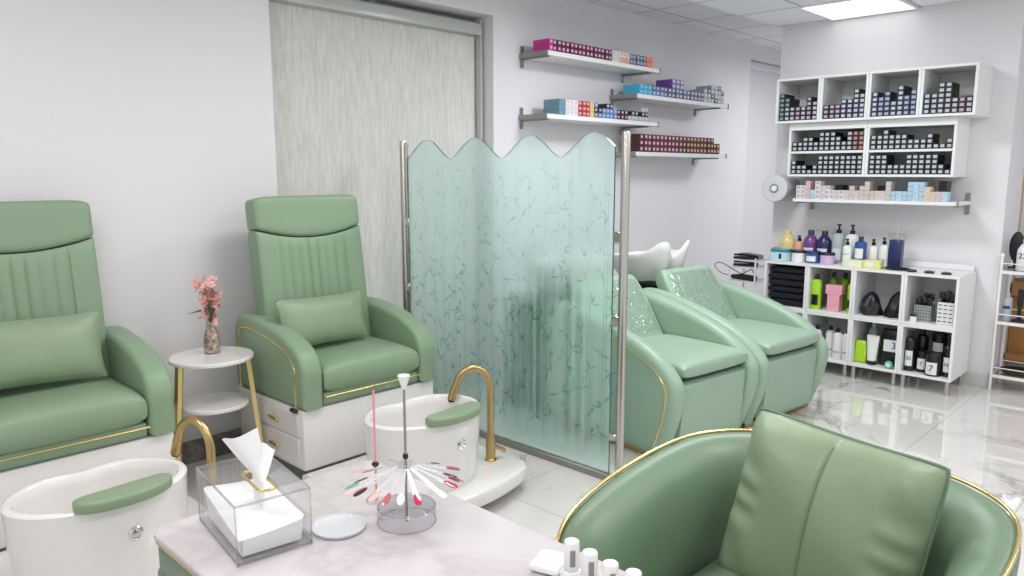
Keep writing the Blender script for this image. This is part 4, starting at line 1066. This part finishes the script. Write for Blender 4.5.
for (y, w_, h_, m, l) in ((2.005, .115, .050, 'b_pyell', 'pale yellow carton lying in front of the blue bottle'), (1.885, .118, .058, 'b_yellow', 'yellow carton in front of the disinfectant jar')):
    t = thing('glove_carton', l, 'carton', (5.67, y, K)); mb(m).box((0, 0, h_ / 2), (.075, w_, h_), .002, 1).build('carton', t); mb('b_white').box((-.0378, .01, h_ * .55), (.0008, w_ * .5, h_ * .5)).build('printed_panel', t)
t = thing('black_tray', 'flat black oval tray on the counter right of the yellow carton', 'tray', (5.70, 1.735, K)); 
b = mb('black').lathe([(0, 0), (.07, 0), (.085, .012), (.088, .014), (.084, .014), (.068, .004), (0, .004)], (0, 0, 0), 32); b.v = [(x * .7, y * 1.0, z) for x, y, z in b.v]; b.build('tray_dish', t)
for y, s, l in ((1.60, 1, 'nearest the black tray'), (1.49, .9, 'in the middle of the row'), (1.385, .8, 'closest to the counter end')):
    t = thing('scissor_pouch', 'flat black tool pouch on the counter, ' + l, 'pouch', (5.68, y, K), .3)
    b = mb('black'); pad(b, .09 * s, .06, .012, 10, 10, 4); b.xf(Matrix.Rotation(math.radians(-90), 4, 'X') @ Matrix.Translation((0, -.006, 0))); b.build('pouch', t)
    mb('chrome').tube([(-.03 * s, .0, .0135), (.035 * s, .04, .0135)], .0022, 6).build('handle', t)
t = thing('counter_ledge', 'low white ledge along the wall behind the right end of the counter', 'ledge', (5.945, 1.55, K)); mb('white').box((.04, 0, .02), (.02, .46, .04), .003, 1).build('ledge', t)

# upper floor cubbies
Z2 = QZ + QH + .019
def cyc(k): return QY - QW * (k + .5)
for k in range(6):
    b = mb('navycloth'); pad(b, .285, .26, .049, 16, 14, 5); b.xf(Matrix.Rotation(math.radians(-90), 4, 'X') @ Matrix.Translation((0, 0, 0)))
    o = b.build('folded_towel'); o.location = (QX + .02 + .004 * (k % 3), cyc(0) + .004 * (-1) ** k, Z2 + .0255 + k * .050); o.rotation_euler = (0, 0, RB)
    tag(o, 'folded navy black towel, %s in the stack in the leftmost cubby' % ('bottom' if k == 0 else 'top' if k == 5 else ORD[k] + ' from bottom'), 'towel', 'dark towels stacked in the cubby')
bottle('lime_bottle', 'tall lime green bottle at the front left of the cubby with the pink cartons', 'bottle', 5.64, 2.268, Z2, .037, .265, 'b_lime', 'black', 'cap', 'b_black', (.15, .5))
bottle('green_bottle', 'green bottle in the back row behind the lime bottle', 'bottle', 5.80, 2.205, Z2, .034, .27, 'b_green', 'black', 'cap')
bottle('green_bottle', 'green bottle in the back row above the pink cartons', 'bottle', 5.80, 2.12, Z2, .034, .27, 'b_green', 'black', 'cap')
bottle('green_bottle', 'green bottle in the back row at the right of the cubby', 'bottle', 5.80, 2.04, Z2, .034, .27, 'b_green', 'black', 'cap')
bottle('lime_bottle', 'lime green bottle at the front right, partly behind the cubby divider', 'bottle', 5.67, 2.022, Z2, .028, .25, 'b_lime', 'black', 'cap', 'b_black', (.15, .45))
for z, w_, h_, l in ((0, .088, .125, 'lower pink carton standing between the lime bottles'), (.1255, .118, .07, 'wider pink carton resting on top of the lower pink one')):
    t = thing('pink_carton', l, 'carton', (5.66, 2.135, Z2 + z)); mb('b_pink').box((0, 0, h_ / 2), (.075, w_, h_), .002, 1).build('carton', t)
    b = mb('b_lilac')
    for q in range(3): b.box((-.0378, 0, h_ * (.35 + .2 * q)), (.0006, w_ * .55, .004))
    b.build('printed_lines', t)
def lump(name, label, cat, x, y, z, w, h, d, m, seed):
    rnd = random.Random(seed); b = mb(m); ph = [rnd.uniform(0, 6) for _ in range(6)]
    N, R = 32, 14; rs = []
    for i in range(R + 1):
        v = i / R; rr_ = math.sin(min(1, v * 1.0) * PI * .5 + PI * .0) if False else (1 - (max(0, v - .15) / .85) ** 2.2) ** .6 if v < 1 else .03
        ring = []
        for k in range(N):
            a = 2 * PI * k / N; q = rr_ * (1 + .10 * math.sin(3 * a + ph[0] + v * 4) + .06 * math.sin(7 * a + ph[1] - v * 7))
            ring.append((x + d / 2 * q * math.cos(a) + .02 * v, y + w / 2 * q * math.sin(a) + .03 * v * math.sin(ph[2]), z + h * v * (1 + .0 * math.sin(2 * a + ph[3]))))
        rs.append(ring)
    o = b.rings(rs).build(name, None, 28); return tag(o, label, cat)
lump('black_bag', 'crumpled shiny black bag on the left of the third cubby', 'bag', 5.70, 1.885, Z2, .135, .165, .14, 'black', 2)
lump('black_bag', 'crumpled shiny black bag on the right of the third cubby', 'bag', 5.72, 1.742, Z2, .125, .185, .14, 'black', 5)
def basket(x, y, w, h, label, m):
    t = thing('tool_basket', label, 'basket', (x, y, Z2)); b = mb(m)
    for s in (-1, 1): b.box((0, s * (w / 2 - .002), h / 2), (w, .003, h)); b.box((s * (w / 2 - .002), 0, h / 2), (.003, w, h))
    b.box((0, 0, .002), (w, w, .004))
    p = b.use('ink')
    for i in range(3 if m == 'white' else 6):
        for j in range(5):
            ww = w / (3.4 if m == 'white' else 9); p.box((-w / 2 - .0006, -w / 2 + w * (i + .5) / (3 if m == 'white' else 6), h * (j + .7) / 5.4), (.0006, ww * .72, .006))
    b.build('basket_wall', t)
    rnd = random.Random(int(y * 1000))
    for k in range(6):
        bx, by = (-.22 + .44 * (k % 2)) * w, (-.27 + .27 * (k // 2)) * w; tp = (bx * 1.4 - .005, by * 1.5, h + rnd.uniform(.03, .075))
        o = mb('black').tube([(x + bx * .5, y + by * .5, Z2 + .012), (x + tp[0] * .8, y + tp[1] * .8, Z2 + tp[2] * .85)], .006, 8)
        o.box((x + tp[0] * .8, y + tp[1] * .8, Z2 + tp[2] * .9), (.022, .034, .05), .008, 2)
        o = o.build('hair_brush'); tag(o, 'black hair brush standing in the ' + ('white slotted basket' if m == 'white' else 'wire mesh basket'), 'brush', 'black brushes in the ' + ('white basket' if m == 'white' else 'wire basket'))
M['mesh'] = mat('wire_mesh', srgb(176, 178, 180), .35, .7)
basket(5.70, 1.535, .105, .115, 'round-cornered wire mesh basket full of black brushes in the fourth cubby', 'mesh')
basket(5.70, 1.395, .098, .150, 'white slotted plastic basket holding black tools at the right of the fourth cubby', 'white')
bottle('clear_pot', 'tiny clear white pot in front of the wire mesh basket', 'pot', 5.612, 1.578, Z2, .022, .05, 'b_white', 'b_black', 'tub')
# lower floor cubbies
Z1 = QZ + .0185
for k, (x, y) in enumerate(((5.66, 2.25), (5.70, 2.165), (5.65, 2.09), (5.66, 2.025))):
    bottle('conditioner_bottle', 'white black-capped bottle in the lower cubby beside the chair, ' + ('mostly hidden at the left', 'second from the left', 'third from the left', 'nearest the divider')[k], 'bottle', x, y, Z1, .034, .235, 'b_white', 'black', 'cap', 'b_silver', (.25, .32), 'white bottles in the lower cubby')
b = mb('b_lime'); pad(b, .085, .165, .05, 14, 14, 3.2, None, lambda a, c, x, z: (x * (1 - .22 * max(0, c)), z)); o = b.build('lime_pouch'); o.location = (5.66, 1.925, Z1 + .001); o.rotation_euler = (0, 0, RB); tag(o, 'lime green refill pouch at the left of the lower third cubby', 'pouch')
bottle('grey_bottle', 'tall pale grey bottle at the back behind the white tube', 'bottle', 5.80, 1.89, Z1, .034, .29, 'b_grey', 'b_white', 'cap')
t = thing('cream_tube', 'white squeeze tube standing on its black cap in the lower third cubby', 'tube', (5.66, 1.845, Z1))
b = mb('b_white'); rs = []
for k in range(9):
    v = k / 8; rs.append([((.030 * (1 - v) + .003 * v) * math.cos(2 * PI * j / 24), (.032 + .012 * v) * math.sin(2 * PI * j / 24), .03 + .185 * v) for j in range(24)])
b.rings(rs).build('tube_body', t); mb('black').lathe([(0, 0), (.030, 0), (.031, .03), (0, .03)], (0, 0, 0), 24).build('cap', t)
t = thing('refill_bag', 'black refill bag with a white label reading 3', 'bag', (5.70, 1.735, Z1), RB)
b = mb('black'); pad(b, .135, .275, .075, 18, 18, 3.6, None, lambda a, c, x, z: (x * (1 - .15 * max(0, c) ** 2), z)); b.build('bag_body', t)
lb = mb('label').box((.010, -.0395, .155), (.095, .001, .085)).build('label', t)
o = text_mesh('3', .07, lb); o.location = (.030, -.0405, .155); o.rotation_euler = (PI / 2, 0, 0)
t = thing('mint_pot', 'small mint green round pot in front of the black refill bag', 'pot', (5.618, 1.715, Z1)); mb('b_mint').lathe([(0, -.016), (.022, -.016), (.027, -.008), (.027, .008), (.022, .016), (0, .016)], (0, 0, .027), 24, 'x').build('pot_body', t); mb('b_white').lathe([(0, -.0175), (.014, -.0175), (.014, -.0165), (0, -.0165)], (0, 0, .027), 18, 'x').build('label', t)
def black_bottle(x, y, r, h, style, label, num, ts, lz, cat='bottle'):
    t = bottle('developer_bottle' if style == 'cap' else 'mask_tub', label, cat, x, y, Z1, r, h, 'b_black', 'black', style, 'label', lz)
    hb = (.86 if style == 'cap' else .80) * h; o = text_mesh(num, ts, t)
    o.location = (-r - .0016, 0, hb * (lz[0] + lz[1]) / 2); o.rotation_euler = (PI / 2, 0, RB); return t
black_bottle(5.665, 1.595, .034, .285, 'cap', 'tall black bottle at the left of the lower fourth cubby, label reading 20', '20', .036, (.16, .60))
bottle('developer_bottle', 'tall plain black bottle behind the small black tub', 'bottle', 5.80, 1.56, Z1, .040, .29, 'b_black', 'black', 'cap')
black_bottle(5.69, 1.520, .036, .145, 'tub', 'smaller black tub with white label left of the tub marked 7', '7', .04, (.2, .85), 'tub')
black_bottle(5.64, 1.438, .050, .150, 'tub', 'large black tub at the front with a white label reading 7', '7', .062, (.1, .80), 'tub')
bottle('mask_tub', 'black tub with white label standing at the back, above the tub marked 7', 'tub', 5.80, 1.45, Z1, .046, .27, 'b_black', 'black', 'tub', 'label', (.66, .95))
black_bottle(5.665, 1.358, .028, .255, 'cap', 'tall black bottle at the right of the lower fourth cubby, label reading 30', '30', .032, (.16, .62))

# paper roll on the wall edge
t = thing('paper_roll_holder', 'round white paper roll on a wall holder left of the pastel shelf', 'paper roll', (5.75, 2.672, 1.372))
mb('rollpaper').lathe([(.030, -.05), (.098, -.05), (.103, -.045), (.103, .20), (.030, .20)], (0, 0, 0), 48, 'x').build('paper_roll', t)
mb('grey').lathe([(0, -.052), (.036, -.052), (.036, -.046), (.031, -.046), (.031, .2), (0, .2)], (0, 0, 0), 32, 'x').build('hub_ring', t)
mb('white').lathe([(0, -.062), (.022, -.06), (.024, -.05), (.016, -.04), (.012, .26), (0, .26)], (0, 0, 0), 24, 'x').lathe([(0, .25), (.05, .25), (.05, .27), (0, .27)], (0, 0, 0), 24, 'x').build('holder_arm', t)

# ------------------------------------------------------------------ trolley left of the counter
t = thing('wire_trolley', 'narrow white wire trolley with hair irons left of the floor cubbies', 'trolley', (5.92, 2.955, 0)); TR = (5.92, 2.955)
for x in (-.13, .13):
    for y in (-.115, .115): mb('white').tube([(x, y, 0), (x, y, .80)], .008, 8).build('post', t)
for z in (.20, .42, .600, .715, .775):
    b = mb('white')
    for x in (-.13, .13): b.tube([(x, -.115, z), (x, .115, z)], .005, 6)
    for y in (-.115, .115): b.tube([(-.13, y, z), (.13, y, z)], .005, 6)
    for k in range(6): b.tube([(-.13 + .26 * (k + .5) / 6, -.115, z - .002), (-.13 + .26 * (k + .5) / 6, .115, z - .002)], .0025, 6)
    b.build('wire_shelf', t)
def iron(z, l, y0, m='black', dx=0):
    o = mb(m).tube([(TR[0] - .09 + dx, TR[1] + .10, z), (TR[0] - .07 + dx, TR[1] + .02, z), (TR[0] - .06 + dx, TR[1] - .10, z)], [.010, .013, .010], 10)
    o.tube([(TR[0] - .085 + dx, TR[1] + .10, z + .022), (TR[0] - .065 + dx, TR[1] + .02, z + .026), (TR[0] - .055 + dx, TR[1] - .10, z + .014)], [.008, .011, .009], 10)
    tag(o.build('flat_iron'), l, 'hair iron', 'hair irons on the trolley')
iron(.793, 'black hair straightener on the top wire tier of the trolley', 0)
iron(.734, 'black hair straightener on the second wire tier of the trolley', 0)
iron(.793, 'grey hair iron lying behind the black one on the top tier', 0, 'grey', .09)
o = mb('black').tube([(TR[0] - .09, TR[1] + .11, .63), (TR[0] - .08, TR[1] + .02, .632), (TR[0] - .08, TR[1] - .10, .628)], [.018, .027, .025], 12).tube([(TR[0] - .08, TR[1] + .0, .635), (TR[0] - .03, TR[1] - .03, .63)], .016, 10)
cb = spline([(TR[0] - .09, TR[1] + .11, .632), (TR[0] - .13, TR[1] + .19, .66), (TR[0] - .13, TR[1] + .25, .715), (TR[0] - .13, TR[1] + .20, .745), (TR[0] - .14, TR[1] + .08, .70), (TR[0] - .14, TR[1] - .0, .668), (TR[0] - .14, TR[1] - .05, .69), (TR[0] - .14, TR[1] - .09, .708), (TR[0] - .13, TR[1] - .11, .67)], 8)
d_ = o.build('hair_dryer'); tag(d_, 'black hair dryer with a looping cable on the third trolley tier', 'hair dryer'); mb('black').tube([tuple(p) for p in cb], .0035, 8).build('cable', d_)
o = mb('k_green').lathe([(0, 0), (.07, 0), (.09, .02), (.085, .022), (0, .012)], (TR[0] - .03, TR[1] - .01, .4275), 24).build('tint_bowl'); tag(o, 'dark shallow bowl on a lower tier of the trolley', 'bowl')

# ------------------------------------------------------------------ rack at the right edge, mirror behind
RX, RY = 6.13, .972
t = thing('shelf_rack', 'slim white metal rack with glass shelves at the right edge', 'rack', (RX, RY, 0))
for x in (-.14, .14):
    for y in (-.19, .19):
        mb('white').tube([(x, y, 0), (x, y, .93)], .010, 10).lathe([(0, .925), (.013, .928), (.015, .94), (.011, .952), (0, .955)], (x, y, 0), 14).build('post', t)
for z in (.10, .475, .825):
    b = mb('white')
    for x in (-.14, .14): b.box((x, 0, z), (.014, .38, .022), .002, 1)
    for y in (-.19, .19): b.box((0, y, z), (.28, .014, .022), .002, 1)
    for x in (-.14, .14): b.tube([(x, -.19, z + .06), (x, .19, z + .06)], .004, 6)
    s = b.build('shelf_frame', t); mb('acrylic').box((0, 0, z + .0125), (.27, .37, .003)).build('glass_pane', s)
def on(z): return z + .0145
t = thing('hand_mirror', 'black oval hand mirror standing upright on the top tier of the rack', 'mirror', (6.155, 1.115, on(.825)), RB)
o_ = [(.046 * math.cos(2 * PI * k / 32), .15 + .105 * math.sin(2 * PI * k / 32)) for k in range(32)]
mb('black').prism(o_, 0, .014, lambda a, c, tt: (a, tt, c), .004, 2).box((0, .007, .03), (.03, .014, .06), .005, 1).box((0, .007, .006), (.08, .05, .012), .004, 1).build('mirror_back', t)
t = bottle('spray_bottle', 'white spray bottle marked 22 on the top tier of the rack', 'bottle', 6.06, 1.045, on(.825), .048, .215, 'b_white', 'b_grey', 'jug')
q = text_mesh('22', .05, t); q.location = (-.0495, .006, .10); q.rotation_euler = (PI / 2, 0, RB)
bottle('grey_bottle', 'translucent grey bottle on the middle tier of the rack', 'bottle', 6.06, 1.118, on(.475), .030, .19, 'b_silver', 'b_silver', 'cap', 'b_navy', (.5, .62))
t = thing('phone_stand', 'small black stand with a round base on the middle tier of the rack', 'stand', (6.06, 1.045, on(.475)))
mb('black').lathe([(0, 0), (.04, 0), (.04, .012), (.014, .02), (.012, .10), (.018, .11), (.018, .22), (0, .225)], (0, 0, 0), 24).build('stand_body', t)
t = thing('round_tray', 'round black tray on the bottom tier of the rack', 'tray', (6.10, 1.02, on(.10)))
mb('black').lathe([(0, 0), (.085, 0), (.115, .022), (.12, .026), (.113, .026), (.083, .008), (0, .008)], (0, 0, 0), 40).build('tray_dish', t)
t = thing('standing_mirror', 'tall tan framed mirror with a honey wood console behind the rack', 'mirror', (6.50, .70, 0))
b = mb('tan')
for y in (-.46, .50): b.box((0, y, .98), (.05, .05, 1.96), .006, 1)
for z in (.025, 1.935): b.box((0, .02, z), (.05, .91, .05), .006, 1)
b.build('frame', t); mb('mirror').box((.008, .02, 1.32), (.012, .905, 1.17)).build('mirror_glass', t)
mb('wood').box((-.03, .02, .66), (.12, .90, .10), .006, 1).build('console_shelf', t)
mb('wood').box((0, .02, .36), (.03, .905, .50), .004, 1).build('lower_panel', t)
mb('wood').box((-.03, .02, .16), (.12, .90, .05), .006, 1).build('lower_shelf', t)
